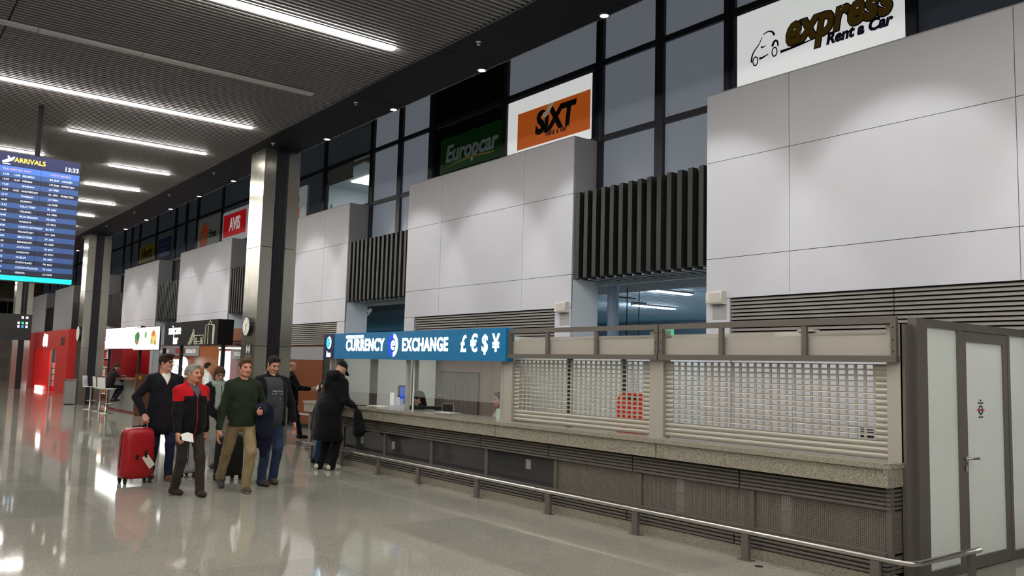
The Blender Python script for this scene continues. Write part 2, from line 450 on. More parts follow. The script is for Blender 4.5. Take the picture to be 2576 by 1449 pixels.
# office shell behind the glazing
of = root('wall_office', (12.6, 30, 4), 'dim office rooms behind the upper glazing', 'wall', kind='structure')
M_off = mat('office_wall', '#5d6166', .7)
box('office_back', 14.0, 14.1, -12, 80, 3.6, 9.0, M_off, of)
box('office_floor', XG+.1, 14.0, -12, 80, 3.55, 3.62, M_off, of)
for k in range(1, 10):
    box('office_divider', XG+.12, 14.0, BLK[k][0]-.05, BLK[k][0]+.03, 3.62, 9.0, M_off, of)

# steel columns
def column(y, lab):
    c = root('column', (7.02, y+.4, 0), lab, 'column', group='steel clad columns along the hall')
    x0, x1, y0, y1 = 6.62, 7.42, y, y+.8
    gv = .28
    box('core', x0+.05, x1-.05, y0+.05, y1-.05, 0, ZC, M_groove, c)
    for z0, z1 in ((0, 2.06), (2.07, 4.16), (4.17, ZC)):
        for sx in (0, 1):
            for sy in (0, 1):
                xa, xb = (x0, x0+.26) if not sx else (x1-.26, x1)
                ya, yb = (y0, y0+.26) if not sy else (y1-.26, y1)
                box('steel_panel', xa, xb, ya, yb, z0, z1, M_steel, c)
        # hall side is closed by a plain sheet
        box('side_sheet', x0+.001, x0+.012, y0+.262, y1-.262, z0, z1, M_steel, c)
    rib = MB()
    for i in range(9): rib.box(x0+.275+.028*i, x0+.287+.028*i, y0+.035, y0+.05, 0, ZC)
    put('groove_ribs', rib, M_groove, c)
    return c
for i, y in enumerate((17.3, 34.4, 51.5)):
    column(y, ('near brushed steel column with the clock on its side', 'second brushed steel column beside the litter bin', 'far brushed steel column behind the dark hanging sign')[i])

# ---- ceiling light strips
M_hous = mat('lamp_housing', '#5a5a5c', .5)
dif = MB()
dif.box(-.66, .66, -.055, .055, -.012, .012)
for s in (-1, 1): dif.prism([(s*.66, -.055, -.012), (s*.69, -.02, -.012), (s*.69, .02, -.012), (s*.66, .055, -.012)], (0, 0, .024))
dme = dif.mesh('diffuser', M_lamp); hme = MB().box(-.685, .685, -.075, .075, 0, .04).mesh('housing', M_hous)
def strip(x, y, lab, lit=True):
    t = root('ceiling_light', (x, y, ZC-.03), lab, 'ceiling light', group='linear ceiling lights' if lit else None)
    inst('housing', hme, (x, y, ZC-.012), t); inst('diffuser', dme, (x, y, ZC-.022), t)
rows = [-9.0+2.76*k for k in range(0)]
XR = 5.84
lit = {10.5: 3, 16.02: 4, 18.78: 2, 21.54: (0, 2, 3, 4), 24.3: (0, 2, 3, 4), 27.06: (0, 2, 3, 4), 29.82: (0, 2, 3, 4), 32.6: (0, 2, 3, 4), 38.1: (0, 2, 3, 4), 43.6: (0, 2, 3, 4), 49.1: (0, 2, 3), 54.7: (0, 2, 3), 60.2: (0, 2, 3), 65.7: (0, 2, 3)}  # farthest rows are added to brighten the far end
for ri, yy in enumerate(lit):
    v_ = lit[yy]; segs = range(v_) if isinstance(v_, int) else v_
    for q in segs:
        strip(XR-.69-1.38*q, yy, 'white linear ceiling light, %s lit row from the viewer, %s from the soffit' % (ordn[ri], ordn[q]))
# the same strips go on over the rest of the hall
for r_, yy in enumerate((-9, -6.1, -3.3, -.5, 2.2, 4.98, 7.74)):
    for q, x in enumerate((5.15, 3.77, .5, -3.2, -7.3)): strip(x, yy, 'linear ceiling light over and behind the viewer, %s row, %s from the soffit' % (ordn[r_], ordn[q]))
for r_, yy in enumerate((10.5, 16.02, 21.54, 27.06, 32.6, 38.1, 43.6, 49.1, 54.7, 60.2, 65.7)):  # farthest rows added out of view to raise brightness down the hall
    for q, x in enumerate((-2.0, -5.5, -9)): strip(x, yy, 'linear ceiling light across the hall, %s row, %s from the soffit' % (ordn[r_], ordn[q]))
un = root('ceiling_light', (4, 13.27, ZC-.03), 'unlit pale grey ceiling strip between the lit rows', 'ceiling light')
for q in range(4): box('cover', XR-1.375-1.38*q, XR-.005-1.38*q, 13.2, 13.34, ZC-.035, ZC-.005, M_lampoff, un)

# ---- soffit downlights that wash the white blocks
for k in range(17):
    yy = 2.28 + 2.7*k
    d = root('downlight', (XE-.06, yy, ZC-.02), 'small round downlight at the soffit edge, %s along the hall' % ordn[k], 'downlight', group='soffit downlights')
    rim = MB().lathe([(.055, -.012), (.075, -.012), (.075, .012), (.055, .012), (.055, -.012)], (XE-.06, yy, ZC-.005), 16, cap=False); put('rim', rim, M_chrome, d)
    lens = MB().lathe([(.052, 0), (.05, .006)], (XE-.06, yy, ZC-.014), 16); put('lens', lens, M_down, d)
    L = bpy.data.lights.new('downlight_beam', 'SPOT'); L.energy = SPOT_W; L.color = (1, .97, .93); L.spot_size = R(65); L.spot_blend = .45; L.shadow_soft_size = .04
    lo = bpy.data.objects.new('downlight_beam', L); link(lo, d); lo.location = (0.02, 0, -.02)
    lo.rotation_euler = (0, R(-34), 0)
for k in range(8):   # sprinkler heads in the soffit
    yy = 9.5+3.7*k
    s = put('sprinkler_head', MB().lathe([(.04, 0), (.045, -.006), (.012, -.012), (.012, -.04), (.026, -.044), (.026, -.048), (.004, -.05)], (6.62, yy, ZC), 12), M_chrome, smooth=True)
    tag(s, 'tiny chrome sprinkler head in the dark soffit, %s along the hall' % ordn[k], 'sprinkler', group='soffit sprinklers')

# ---- the hall seen through the openings
bk = root('wall_beyond', (18, 20, 0), 'pale blue hall seen through the openings between the blocks', 'wall', kind='structure')
M_pb = mat('pale_blue_wall', '#9fb6c6', .5); M_teal = mat('teal_glazing', '#5f95a8', .15, emit=.8)
box('beyond_ceiling', XG+.05, 27, -2, 60, 3.9, 3.98, mat('beyond_ceiling_paint', '#a5bac9', .6), bk)
box('beyond_wall', 26.9, 27, -2, 60, 0, 3.9, M_pb, bk)
for q in range(20):
    box('glazing_pane', 26.8, 26.85, -1+3*q, 1.9+3*q, 1.2, 3.1, M_teal, bk)
sl = MB()
for q in range(60): sl.box(10.4, 26.5, 4+.3*q, 4.06+.3*q, 3.85, 3.9)
put('beyond_slats', sl, mat('beyond_slat_paint', '#b4c3cd', .5), bk, kind='stuff')
M_lamp2 = mat('cool_lamp', '#eef6ff', .4, emit=170., ecol='#dcecff')
for n_, (x, y, hl) in enumerate(((16.2, 14.7, 1.05), (19.9, 18.4, .9), (14.5, 8, 1.), (12.4, 26, 1.), (20, 9, 1.), (12.4, 34.5, 1), (11.9, 8.9, 1.), (11.9, 17.4, 1.), (24, 12.5, 1.))):  # the seen pair comes first; the rest are added to brighten the opening
    t = root('ceiling_light', (x, y, 3.8), ['cool white strip light seen through the opening, nearer of two', 'cool white strip light seen through the opening, farther of two'][n_] if n_ < 2 else 'added cool fill light out of sight beyond the openings, %s of those hidden' % ordn[n_-2], 'ceiling light', group='strip lights beyond the openings')
    put('housing', MB().box(x-hl-.03, x+hl+.03, y-.12, y+.12, 3.8, 3.86), M_hous, t)
    put('diffuser', MB().box(x-hl, x+hl, y-.1, y+.1, 3.78, 3.81), M_lamp2, t)
for n_, (px, py) in enumerate(((13.1, 12.9), (14.2, 13.6))):
    r_ = root('hanging_rod', (px, py, 2.4), 'thin dark hanging rod with cross arm seen through the opening, %s of two' % ('left' if n_ else 'right'), 'hanging rod')
    put('rod', MB().tube([(px, py, 2.3), (px, py, 3.9)], .012, 6), M_pblk, r_)
    put('cross_arm', MB().tube([(px-.25, py, 3.32), (px+.25, py, 3.32)], .016, 6), M_pblk, r_)
put('round_post', MB().tube([(10.42, 10.6, 0), (10.42, 10.6, 3.5)], .1, 16), mat('blue_grey_post', '#8b9caf', .4), bk, smooth=True)
# ================================================================ CURRENCY KIOSK
# stone counter
ct = root('stone_counter', (7.0, 9.5, .82), 'long grey granite counter top of the currency kiosk', 'counter')
for y0, y1 in ((3.72, 6.30), (6.305, 9.18), (9.185, 12.2), (12.205, 15.28)):
    top = MB()
    ch = .05 if y0 < 4 else 0
    top.prism([(6.85+ch, y0, .975), (6.85, y0+ch, .975), (6.85, y1, .975), (7.5, y1, .975), (7.5, y0+.05, .975), (7.14, y0+.05, .975), (7.14, y0, .975)] if ch else
              [(6.85, y0, .975), (6.85, y1, .975), (7.5, y1, .975), (7.5, y0, .975)], (0, 0, .045))
    put('top_slab', top, M_counter, ct)
    put('front_apron', MB().box(6.872, 6.93, y0+.01, y1, .82, .972), M_counter, ct)
put('end_apron', MB().box(6.932, 7.145, 3.73, 3.78, .82, .972), M_counter, ct)
put('end_apron', MB().box(6.932, 7.145, 15.2, 15.26, .82, .972), M_counter, ct)

# base under the counter
kb = root('counter_cabinet', (7.1, 9.5, 0), 'taupe metal cabinet under the counter with louvres and perforated panels', 'cabinet')
secs = [(3.79, 5.27), (5.285, 6.71), (6.725, 8.15), (8.165, 9.6), (9.615, 11.05), (11.065, 12.5), (12.515, 13.9), (13.915, 15.2)]
for a, b in secs:
    for i in range(5): inst('louvre_slat', louv_mesh(b-a, M_kiosk, .05, .034), (6.94, (a+b)/2, .775-.036*i), kb)
    for i in range(4): inst('louvre_slat', louv_mesh(b-a, M_kiosk, .05, .034), (6.86, (a+b)/2, .218-.036*i), kb)
for i in range(5): put('end_louvre', MB().box(6.94, 7.14, 3.745+.0, 3.785, .775-.036*i, .80-.036*i), M_kiosk, kb)
for i in range(4): put('end_louvre', MB().box(6.87, 7.2, 3.745, 3.785, .218-.036*i, .243-.036*i), M_kiosk, kb)
box('louvre_back', 6.995, 7.01, 3.79, 15.2, .62, .82, M_dark, kb)
box('louvre_back', 6.92, 6.935, 3.79, 15.2, .1, .25, M_dark, kb)
box('stone_plinth', 6.87, 6.93, 3.75, 15.25, 0, .1, M_counter, kb)
box('ledge', 6.935, 7.02, 3.79, 15.2, .25, .27, M_kiosk, kb)
box('corner_post', 6.955, 7.0, 3.745, 3.79, .10, .82, M_kiosk, kb)
for yy in (5.15, 6.63, 8.05, 9.5, 10.9, 12.32, 13.8, 15.15): box('base_post', 6.965, 7.005, yy-.03, yy+.03, .27, .62, M_kiosk, kb)
def perf(y0, y1, x, z0, z1, p=.019, bar=.0108):
    mb = MB(); n = int((y1-y0)/p)
    for i in range(n+1): mb.box(x, x+.002, y0+i*p, y0+i*p+bar, z0, z1)
    n = int((z1-z0)/p)
    for i in range(n+1): mb.box(x+.0005, x+.0025, y0, y1, z0+i*p, z0+i*p+bar)
    return mb
for a, b in ((3.80, 5.12), (5.18, 6.60), (6.66, 8.02)):
    put('perforated_panel', perf(a, b, 6.985, .27, .62), mat('perforated_taupe', '#7b756d', .5, metal=.3), kb)
pe = MB(); p = .019
for i in range(10): pe.box(6.975+i*p, 6.986+i*p, 3.752, 3.754, .27, .62)
for i in range(18): pe.box(6.97, 7.13, 3.751, 3.7535, .27+i*p, .281+i*p)
put('perforated_panel', pe, MATS['perforated_taupe'], kb)
for a, b in ((8.08, 9.47), (9.53, 10.87), (10.93, 12.29), (12.35, 13.77), (13.83, 15.12)):
    box('smoked_pane', 6.985, 6.993, a, b, .27, .62, M_glassdark, kb)
M_inn = mat('inner_cabinet', '#4a423c', .7)
for a, b in ((3.80, 4.98), (5.10, 6.32), (6.46, 7.9), (7.92, 9.3)): box('inner_cabinet_back', 7.36, 7.38, a, b, .02, .95, M_inn, kb)
box('end_panel', 7.0, 7.12, 15.15, 15.2, .1, .82, M_kiosk, kb)
for yy in (8.6, 12.05, 13.1):
    tag(box('notice', 6.98, 6.984, yy-.05, yy+.05, .45-.06*(yy > 9), .57-.06*(yy > 9), mat('faded_notice', '#8d8880', .7), kb))

# bumper rail
br = root('bumper_rail', (6.75, 9, 0), 'low steel bumper rail along the foot of the counter', 'rail')
pts = [(6.75, 14.95, .265), (6.75, 3.62, .265), (6.76, 3.55, .265), (6.80, 3.49, .265), (6.88, 3.47, .265), (7.9, 3.46, .265)]
put('rail', MB().tube(pts, .024, 12), M_chrome, br, smooth=True)
for yy in (3.78, 5.06, 6.48, 7.92, 9.4, 10.9, 12.1, 13.4, 14.62):
    po = put('post', MB().box(6.735, 6.775, yy-.04, yy+.04, 0, .245), M_kiosk, br)
    put('foot_plate', MB().box(6.72, 6.80, yy-.07, yy+.07, 0, .008), M_kiosk, po)
put('post', MB().box(7.70, 7.80, 3.45, 3.48, 0, .245), M_kiosk, br)
br2 = root('bumper_rail', (9.4, 3.4, 0), 'short end of another steel bumper rail at the picture edge', 'rail')
put('rail', MB().tube([(9.0, 3.43, .265), (11.5, 3.43, .265)], .024, 12), M_chrome, br2, smooth=True)
put('post', MB().box(9.08, 9.16, 3.41, 3.44, 0, .245), M_kiosk, br2)

# kiosk posts and header
kh = root('kiosk_header', (7.12, 6.5, 1.02), 'taupe metal header frame over the two shutters with light fascia boards', 'kiosk frame')
for y0, y1 in ((3.72, 3.86), (6.44, 6.64), (9.17, 9.36)):
    box('shutter_post', 7.12, 7.24, y0, y1, 1.02, 2.2 if y0 < 9 else 1.82, M_kiosk_l, kh)
box('near_mullion', 7.12, 7.26, 3.695, 3.735, 0, 2.2, M_kiosk, kh)
for y0, y1, dv in ((3.74, 6.455, (4.64, 5.61)), (6.475, 9.2, (7.48, 8.39))):
    box('top_rail', 7.06, 7.10, y0, y1, 2.205, 2.262, M_kiosk, kh)
    box('bottom_rail', 7.05, 7.12, y0, y1, 1.87, 1.925, M_kiosk, kh)
    es = [box('end_stile', 7.06, 7.10, y0, y0+.05, 1.925, 2.205, M_kiosk, kh), box('end_stile', 7.06, 7.10, y1-.05, y1, 1.925, 2.205, M_kiosk, kh)]
    for d in dv: box('divider', 7.065, 7.10, d-.025, d+.025, 1.925, 2.205, M_kiosk, kh)
    box('fascia_board', 7.11, 7.13, y0+.02, y1-.02, 1.92, 2.105, M_kiosk_l, kh)
    put('shutter_roll', MB().tube([(7.26, y0+.06, 2.07), (7.26, y1-.06, 2.07)], .085, 16), M_kiosk_l, kh, smooth=True)
    for z_ in (1.96, 2.06, 2.17):
        for ei, yy in enumerate((y0+.025, y1-.025)): put('rivet', MB().tube([(7.059, yy, z_), (7.063, yy, z_)], .008, 8), M_pblk, es[ei])
tp = put('tape_wrap', MB().tube([(7.26, 4.75, 2.07), (7.26, 5.05, 2.07)], .088, 14), mat('pale_tape', '#c9c6bb', .5), kh)
put('tape_scrap', MB().box(7.2, 7.3, 4.62, 4.80, 2.155, 2.175), MATS['pale_tape'], kh)

# roller shutters
PIT, HP, HW = .0515, .0875, .062
def shutter(y0, y1, lab):
    s = root('roller_shutter', (7.16, (y0+y1)/2, 1.025), lab, 'roller shutter')
    prof = [(0, 0), (-.007, .006), (-.012, .018), (-.0125, .03), (-.007, .045), (0, PIT-.0015), (.004, PIT-.0015), (.004, 0)]
    L = y1-y0
    solid = MB().prism([(a, -L/2, c) for a, c in prof], (0, L, 0)).mesh('solid_slat', M_shut)
    pm = MB(); e = .115
    for s0, s1 in ((-L/2, -L/2+e), (L/2-e, L/2)): pm.prism([(a, s0, c) for a, c in prof], (0, s1-s0, 0))
    a0, a1 = -L/2+e, L/2-e; n = int((a1-a0)/HP); p = (a1-a0)/n; hw = p-HW*p/HP
    pm.prism([(0, a0, 0), (-.008, a0, .003), (-.008, a0, .008), (.004, a0, .009), (.004, a0, 0)], (0, a1-a0, 0))
    pm.prism([(0, a0, .0425), (-.009, a0, .044), (-.006, a0, PIT-.002), (.004, a0, PIT-.0015), (.004, a0, .0425)], (0, a1-a0, 0))
    for i in range(n):
        b0 = a0+i*p; pm.box(-.008, .003, b0, b0+hw, .008, .0435)
    perfd = pm.mesh('perforated_slat', M_shut)
    z = 1.03; i = 0
    while z + PIT < 1.885:
        inst('shutter_slat', solid if i < 3 else perfd, (7.165, (y0+y1)/2, z), s); z += PIT; i += 1
    return s
shutter(3.865, 6.435, 'perforated roller shutter with bright white wall behind it')
shutter(6.645, 9.165, 'perforated roller shutter with the red chair behind it')

# near end wall of frosted glass
def endwall(y, s, lab, kz=1):
    """glass partition across the kiosk in the plane y; s is the outward side (-1 towards the viewer)"""
    g = root('glass_partition', (8.4, y, 0), lab, 'glass partition')
    ya, yb = y-.03, y+.03
    for x0, x1 in ((7.30, 7.465), (8.045, 8.10), (9.085, 9.14), (9.56, 9.6)): box('frame_post', x0, x1, ya, yb, 0, 2.19, M_kiosk, g)
    box('top_beam', 7.30, 9.6, ya, yb, 2.19, 2.262, M_kiosk, g)
    for x0, x1 in ((7.465, 8.045), (9.14, 9.56)):
        box('bottom_rail', x0, x1, ya, yb, 0, .085, M_kiosk, g)
        box('pane', x0, x1, y-.008, y+.008, .085, 2.19, M_frost, g)
    d = root('door_%d' % (1 if s < 0 else 2), (8.6, y, 0), 'frosted glass door in a taupe frame %s' % ('with a ring emblem at the near kiosk end' if s < 0 else 'at the far end of the currency kiosk'), 'door', kind='structure')
    for x0, x1 in ((8.104, 8.205), (9.0, 9.081)): box('stile', x0, x1, ya+.004, yb-.004, .012, 2.185, M_kiosk, d)
    box('top_rail', 8.205, 9.0, ya+.004, yb-.004, 2.09, 2.185, M_kiosk, d); box('bottom_rail', 8.205, 9.0, ya+.004, yb-.004, .012, .12, M_kiosk, d)
    box('pane', 8.205, 9.0, y-.008, y+.008, .12, 2.09, M_frost, d)
    yo = y+s*.03
    h = put('handle', MB().tube([(8.15, yo, 1.02), (8.15, yo+s*.05, 1.02), (8.17, yo+s*.055, 1.02), (8.29, yo+s*.055, 1.018)], [.012, .011, .011, .013], 10), M_chrome, d, smooth=True)
    put('rose', MB().tube([(8.15, yo-s*.003, 1.02), (8.15, yo+s*.008, 1.02)], .027, 14), M_chrome, h)
    put('lock_plate', MB().box(8.135, 8.165, min(yo, yo+s*.006), max(yo, yo+s*.006), .90, .955), M_chrome, d)
    return g, d
g1, d1 = endwall(3.70, -1, 'frosted glass partition closing the near end of the kiosk')
box('corner_cladding', 7.26, 7.30, 3.66, 3.74, 0, 2.262, M_kiosk, g1)
g2, d2 = endwall(14.9, 1, 'frosted glass partition behind the man in the cap')
# ring emblem on the door
M_ink = mat('dark_print', '#2b3038', .6); M_redp = mat('red_print', '#b9343c', .6)
em = MB()
for a0, a1 in ((.25, math.pi-.25), (math.pi+.25, 2*math.pi-.25)):
    o_ = ring_pts(8.515, 1.455, .046, .046, a0, a1, 14); i_ = ring_pts(8.515, 1.455, .031, .031, a0, a1, 14)
    em.prism([(u, 3.691, v_) for u, v_ in o_+i_[::-1]], (0, -.002, 0))
put('emblem_ring', em, M_ink, d1)
put('emblem_bar', MB().box(8.445, 8.585, 3.687, 3.6895, 1.447, 1.464), M_redp, d1)
text('emblem_text', 'THE', M_ink, (8.515, 3.69, 1.545), .022, FACE_Y, d1, ex=.001)
text('emblem_text', 'EXCHANGE', M_ink, (8.515, 3.69, 1.52), .022, FACE_Y, d1, ex=.001)
text('emblem_text', 'GROUND', M_ink, (8.515, 3.69, 1.388), .022, FACE_Y, d1, ex=.001)

# inner partition between exchange booth and shuttered unit
ip = root('glass_partition', (8.4, 9.42, 0), 'grey frosted inner partition behind the shutter with the red chair', 'glass partition')
for x0, x1 in ((7.26, 7.32), (8.33, 8.44), (9.45, 9.55)): box('frame_post', x0, x1, 9.40, 9.45, 0, 2.2, M_pblk if x0 > 8 else M_kiosk, ip)
for x0, x1 in ((7.32, 8.33), (8.44, 9.45)): box('pane', x0, x1, 9.415, 9.43, .05, 2.18, M_frost, ip)

# sign of the exchange booth
sg = root('currency_sign', (7.07, 12, 1.82), 'blue illuminated currency exchange sign with white letters', 'sign')
M_blue = mat('sign_blue', '#0f6c9c', .3, emit=.16, noise=(1.2, .06)); M_navy = mat('sign_navy', '#141a4a', .3, emit=.06)
sbx = put('sign_box', MB().box(7.025, 7.16, 9.21, 14.43, 1.825, 2.285), M_blue, sg)
lbx = put('logo_box', MB().box(7.02, 7.16, 14.432, 14.86, 1.825, 2.285), M_navy, sg)
XF = 7.022
text('lettering', 'INTERNATIONAL', M_txt, (XF, 13.62, 2.212), .082, FACE_X, sbx, off=.0006, sx=.98, space=1.1)
text('lettering', 'CURRENCY', M_txt, (XF, 13.255, 2.06), .285, FACE_X, sbx, off=.0085, sx=.87, space=1.1)
text('lettering', 'EXCHANGE', M_txt, (XF, 11.30, 2.055), .285, FACE_X, sbx, off=.0085, sx=.83, space=1.1)
for yy, chh in ((10.22, '\u00a3'), (9.95, '\u20ac'), (9.69, '$'), (9.43, '\u00a5')):
    text('currency_symbol', chh, M_txt, (XF, yy, 2.06), .34, FACE_X, sbx, off=.006, sx=.82)
M_bl = mat('glow_blue', '#1030e8', .4, emit=1.3); M_cy = mat('glow_cyan', '#30c8ff', .4, emit=1.4)
def elogo(cy, cz, r, x, par, mL, mR, mE):
    xf = lambda u, v: (x, cy-u, cz+v)
    for sgn, mm in ((-1, mL), (1, mR)):
        a0, a1 = (math.pi/2+.06, 1.5*math.pi-.06) if sgn < 0 else (-math.pi/2+.06, math.pi/2-.06)
        o_ = ring_pts(0, 0, r*.82, r, a0, a1, 18); i_ = ring_pts(0, 0, r*.47, r*.62, a0, a1, 18)
        put('logo_half', flat(MB(), o_+i_[::-1], xf), mm, par)
    # the letter e in the middle
    e_ = MB()
    o_ = ring_pts(0, 0, r*.36, r*.42, .25, 5.6, 20); i_ = ring_pts(0, 0, r*.17, r*.22, .25, 5.6, 20)
    flat(e_, o_+i_[::-1], xf); flat(e_, [(-r*.3, -.04*r), (r*.34, -.04*r), (r*.34, .1*r), (-r*.3, .1*r)], xf, .005)
    put('logo_letter', e_, mE, par)
elogo(12.26, 2.06, .19, XF+.002, sbx, M_bl, M_txt, M_txt)
elogo(14.64, 2.12, .115, 7.019, lbx, M_cy, M_txt, M_cy)
text('lettering', 'ice', M_txt, (7.018, 14.64, 1.905), .15, FACE_X, lbx, off=.006, sx=.95)
for i, yy in enumerate((9.42, 11.98, 14.78)):
    box('sign_post', 7.14, 7.2, yy-.03, yy+.03, 1.02, 1.83, M_kiosk_l, sg)

# counter glass and things on the counter
sc_ = root('counter_screen', (7.2, 11.8, 1.02), 'clear glass screen standing on the currency counter', 'glass screen')
box('pane', 7.16, 7.17, 9.45, 11.80, 1.24, 1.82, M_clear, sc_); box('pane', 7.16, 7.17, 11.9, 14.7, 1.24, 1.82, M_clear, sc_)
box('edge_strip', 7.15, 7.175, 11.79, 11.80, 1.02, 1.82, mat('glass_edge', '#e4efec', .1), sc_)
mo = root('monitor', (7.3, 12.4, 1.02), 'small black monitor with a blue screen on the counter', 'monitor', rz=R(35))
bz = put('bezel', MB().box(-.11, .11, -.015, .015, .08, .38), M_pblk, mo, local=True)
put('screen', MB().box(-.095, .095, -.018, -.0155, .1, .36), mat('blue_screen', '#1f4fb0', .3, emit=.9), bz, local=True)
put('stand', MB().tube([(0, .02, 0), (0, .02, .1)], .02, 8).lathe([(.08, 0), (.08, .012)], (0, .02, 0), 14), M_pblk, mo, local=True)
bh = root('brochure_stand', (7.0, 12.05, 1.02), 'leaflet stand with white and blue leaflets on the counter', 'leaflet stand', rz=R(-25))
for i, (x, h_, c_) in enumerate(((-.06, .27, '#e6e8ea'), (.03, .20, '#b9c2d2'), (.09, .17, '#8d97ad'))):
    put('leaflet', MB().prism([(x-.035, .02, .01), (x+.035, .02, .01), (x+.035, .07, h_), (x-.035, .07, h_)], (0, .004, 0)), mat('leaflet_%d' % i, c_, .5), bh, local=True)
put('holder', MB().box(-.11, .14, 0, .09, 0, .012).box(-.11, .14, -.004, 0, 0, .07), mat('clear_plastic', '#c9d0d4', .1, alpha=.6), bh, local=True)
ht = root('document_tray', (7.5, 11.3, 1.02), 'small wire document holder on the counter', 'holder')
put('wire_frame', MB().tube([(7.44, 11.36, 1.02), (7.44, 11.36, 1.15), (7.45, 11.35, 1.16), (7.57, 11.26, 1.16), (7.58, 11.25, 1.15), (7.58, 11.25, 1.02)], .006, 6), M_chrome, ht)
put('insert', MB().prism([(7.455, 11.36, 1.02), (7.575, 11.27, 1.02), (7.575, 11.27, 1.13), (7.455, 11.36, 1.13)], (.004, .006, 0)), M_pblk, ht)
kbd = put('keyboard', MB().prism([(7.35, 12.25, 1.02), (7.75, 11.85, 1.02), (7.85, 11.95, 1.02), (7.45, 12.35, 1.02)], (0, 0, .05)), M_pblk)
tag(kbd, 'long black keyboard box behind the counter screen', 'keyboard')
for i, (x, y, a) in enumerate(((7.3, 13.1, .3), (7.4, 11.15, .2))):
    o = put('paper_sheet', MB().prism([(x-.12, y-.25, 1.021), (x+.1, y-.25, 1.021), (x+.1, y+.2, 1.021), (x-.12, y+.2, 1.021)], (0, 0, .006)), M_paper)
    tag(o, 'stack of white forms on the counter, %s' % ('beside the man in the cap' if not i else 'beside the wire holder'), 'paper')
pad = put('black_pad', MB().box(6.96, 7.08, 13.18, 13.36, 1.021, 1.035), M_pblk); tag(pad, 'small flat black pad on the counter near the cap man', 'pad')
cd = put('card_stand', MB().prism([(7.12, 9.50, 1.021), (7.18, 9.43, 1.021), (7.18, 9.43, 1.17), (7.12, 9.50, 1.17)], (.006, .008, 0)), mat('pale_green_card', '#b6cfbd', .3)); tag(cd, 'pale green card standing on the counter by the shutter post', 'card')
tv = root('rate_screen', (7.42, 9.8, 1.6), 'black hanging screen with blue exchange rates under the sign', 'screen', rz=R(0))
put('case', MB().box(7.30, 7.62, 9.62, 9.66, 1.57, 1.87), M_pblk, tv)
put('screen', MB().box(7.42, 7.60, 9.612, 9.6195, 1.66, 1.86), mat('rate_blue', '#1e5fc0', .3, emit=.8), tv)
for i in range(7):
    put('rate_row', MB().box(7.44, 7.50, 9.609, 9.6115, 1.675+.026*i, 1.685+.026*i).box(7.55, 7.585, 9.609, 9.6115, 1.675+.026*i, 1.685+.026*i), M_txt, tv)
put('bracket', MB().box(7.155, 7.48, 9.66, 9.70, 1.84, 1.88), M_pblk, tv)
# door with vertical strips in the brown wall
vb = root('strip_door', (XP+.02, 14.15, 0), 'door with vertical grey strips in the brown wall of the exchange', 'door')
box('recess', XP+.025, XP+.038, 13.42, 14.86, 0, 1.64, mat('strip_recess', '#4a4440', .6), vb)
for i in range(15): box('strip', XP+.005, XP+.022, 13.45+.095*i, 13.53+.095*i, .02, 1.61, mat('strip_grey', '#6a615a', .4), vb)
put('handle', MB().tube([(XP+.03, 14.75, 1.15), (XP-.04, 14.75, 1.15), (XP-.04, 14.62, 1.15)], .012, 8), M_chrome, vb)
wb = tag(box('wall_socket', XP+.02, XP+.04, 14.96, 15.06, 1.50, 1.66, M_paper), 'small white switch plate beside the strip door', 'switch plate')

# red chair behind the shutter
rc_ = root('red_chair', (8.2, 8.05, 0), 'orange red plastic high chair behind the shutter', 'chair', rz=R(-65))
M_red = mat('orange_red_plastic', '#e0371d', .4)
bk_ = MB(); bk_.prism([(-.2, .17, .72), (.2, .17, .72), (.21, .2, 1.36), (.17, .2, 1.44), (-.17, .2, 1.44), (-.21, .2, 1.36)], (0, .02, 0)); bkr = put('backrest', bk_, M_red, rc_, local=True)
put('hand_slot', MB().box(-.1, .1, .185, .20, 1.37, 1.41), M_pblk, bkr, local=True)
put('seat', MB().box(-.21, .21, -.2, .2, .68, .72), M_red, rc_, local=True)
for sx in (-1, 1):
    for sy in (-1, 1): put('leg', MB().tube([(sx*.17, sy*.16, .68), (sx*.2, sy*.2, 0)], .016, 8), M_red if (sx+sy) else M_chrome, rc_, local=True)
bx = put('cardboard_box', MB().box(7.6, 8.0, 5.55, 6.1, 0, .42).box(7.6, 8.0, 5.81, 5.84, .42, .425), mat('brown_card', '#6c5a4a', .7)); tag(bx, 'brown cardboard box behind the perforated counter panel', 'box')

# speaker boxes and grey plates on the white piers
for i, yy in enumerate((7.66, 10.96)):
    s = root('wall_speaker', (XP-.05, yy, 2.7), 'white wall speaker box on the pier %s' % ('left of the large white block' if i == 0 else 'right of the currency sign block'), 'speaker')
    put('case', MB().prism([(XP-.001, yy-.13, 2.71), (XP-.08, yy-.13, 2.71), (XP-.095, yy-.11, 2.73), (XP-.095, yy-.11, 2.87), (XP-.08, yy-.13, 2.89), (XP-.001, yy-.13, 2.89)], (0, .26, 0)), mat('speaker_white', '#d8d5ce', .5), s)
    put('grille', MB().box(XP-.1, XP-.0955, yy-.09, yy+.09, 2.74, 2.86), mat('speaker_grille', '#c9c5bc', .6), s)
    pl = put('grey_plate', MB().box(XP-.006, XP-.001, yy-.14, yy+.10, 2.50, 2.70), mat('plate_grey', '#a8a6a5', .5)); tag(pl, 'square grey plate below the wall speaker, %s of two' % ('nearer' if i == 0 else 'farther'), 'plate')
sc2 = root('security_camera', (10.15, 19.0, 3.1), 'white security camera under the slat screen', 'camera')
put('housing', MB().tube([(10.1, 18.9, 3.07), (10.22, 19.06, 3.11)], [.045, .05], 12), M_paper, sc2, smooth=True)
put('bracket', MB().tube([(10.2, 19.03, 3.06), (10.2, 19.14, 2.98)], .02, 8), M_paper, sc2)
ex = root('exit_sign', (15, 13.4, 2.5), 'small green and white exit sign seen through the opening', 'sign')
put('case', MB().box(14.75, 15.15, 13.38, 13.44, 2.60, 2.76), M_paper, ex)
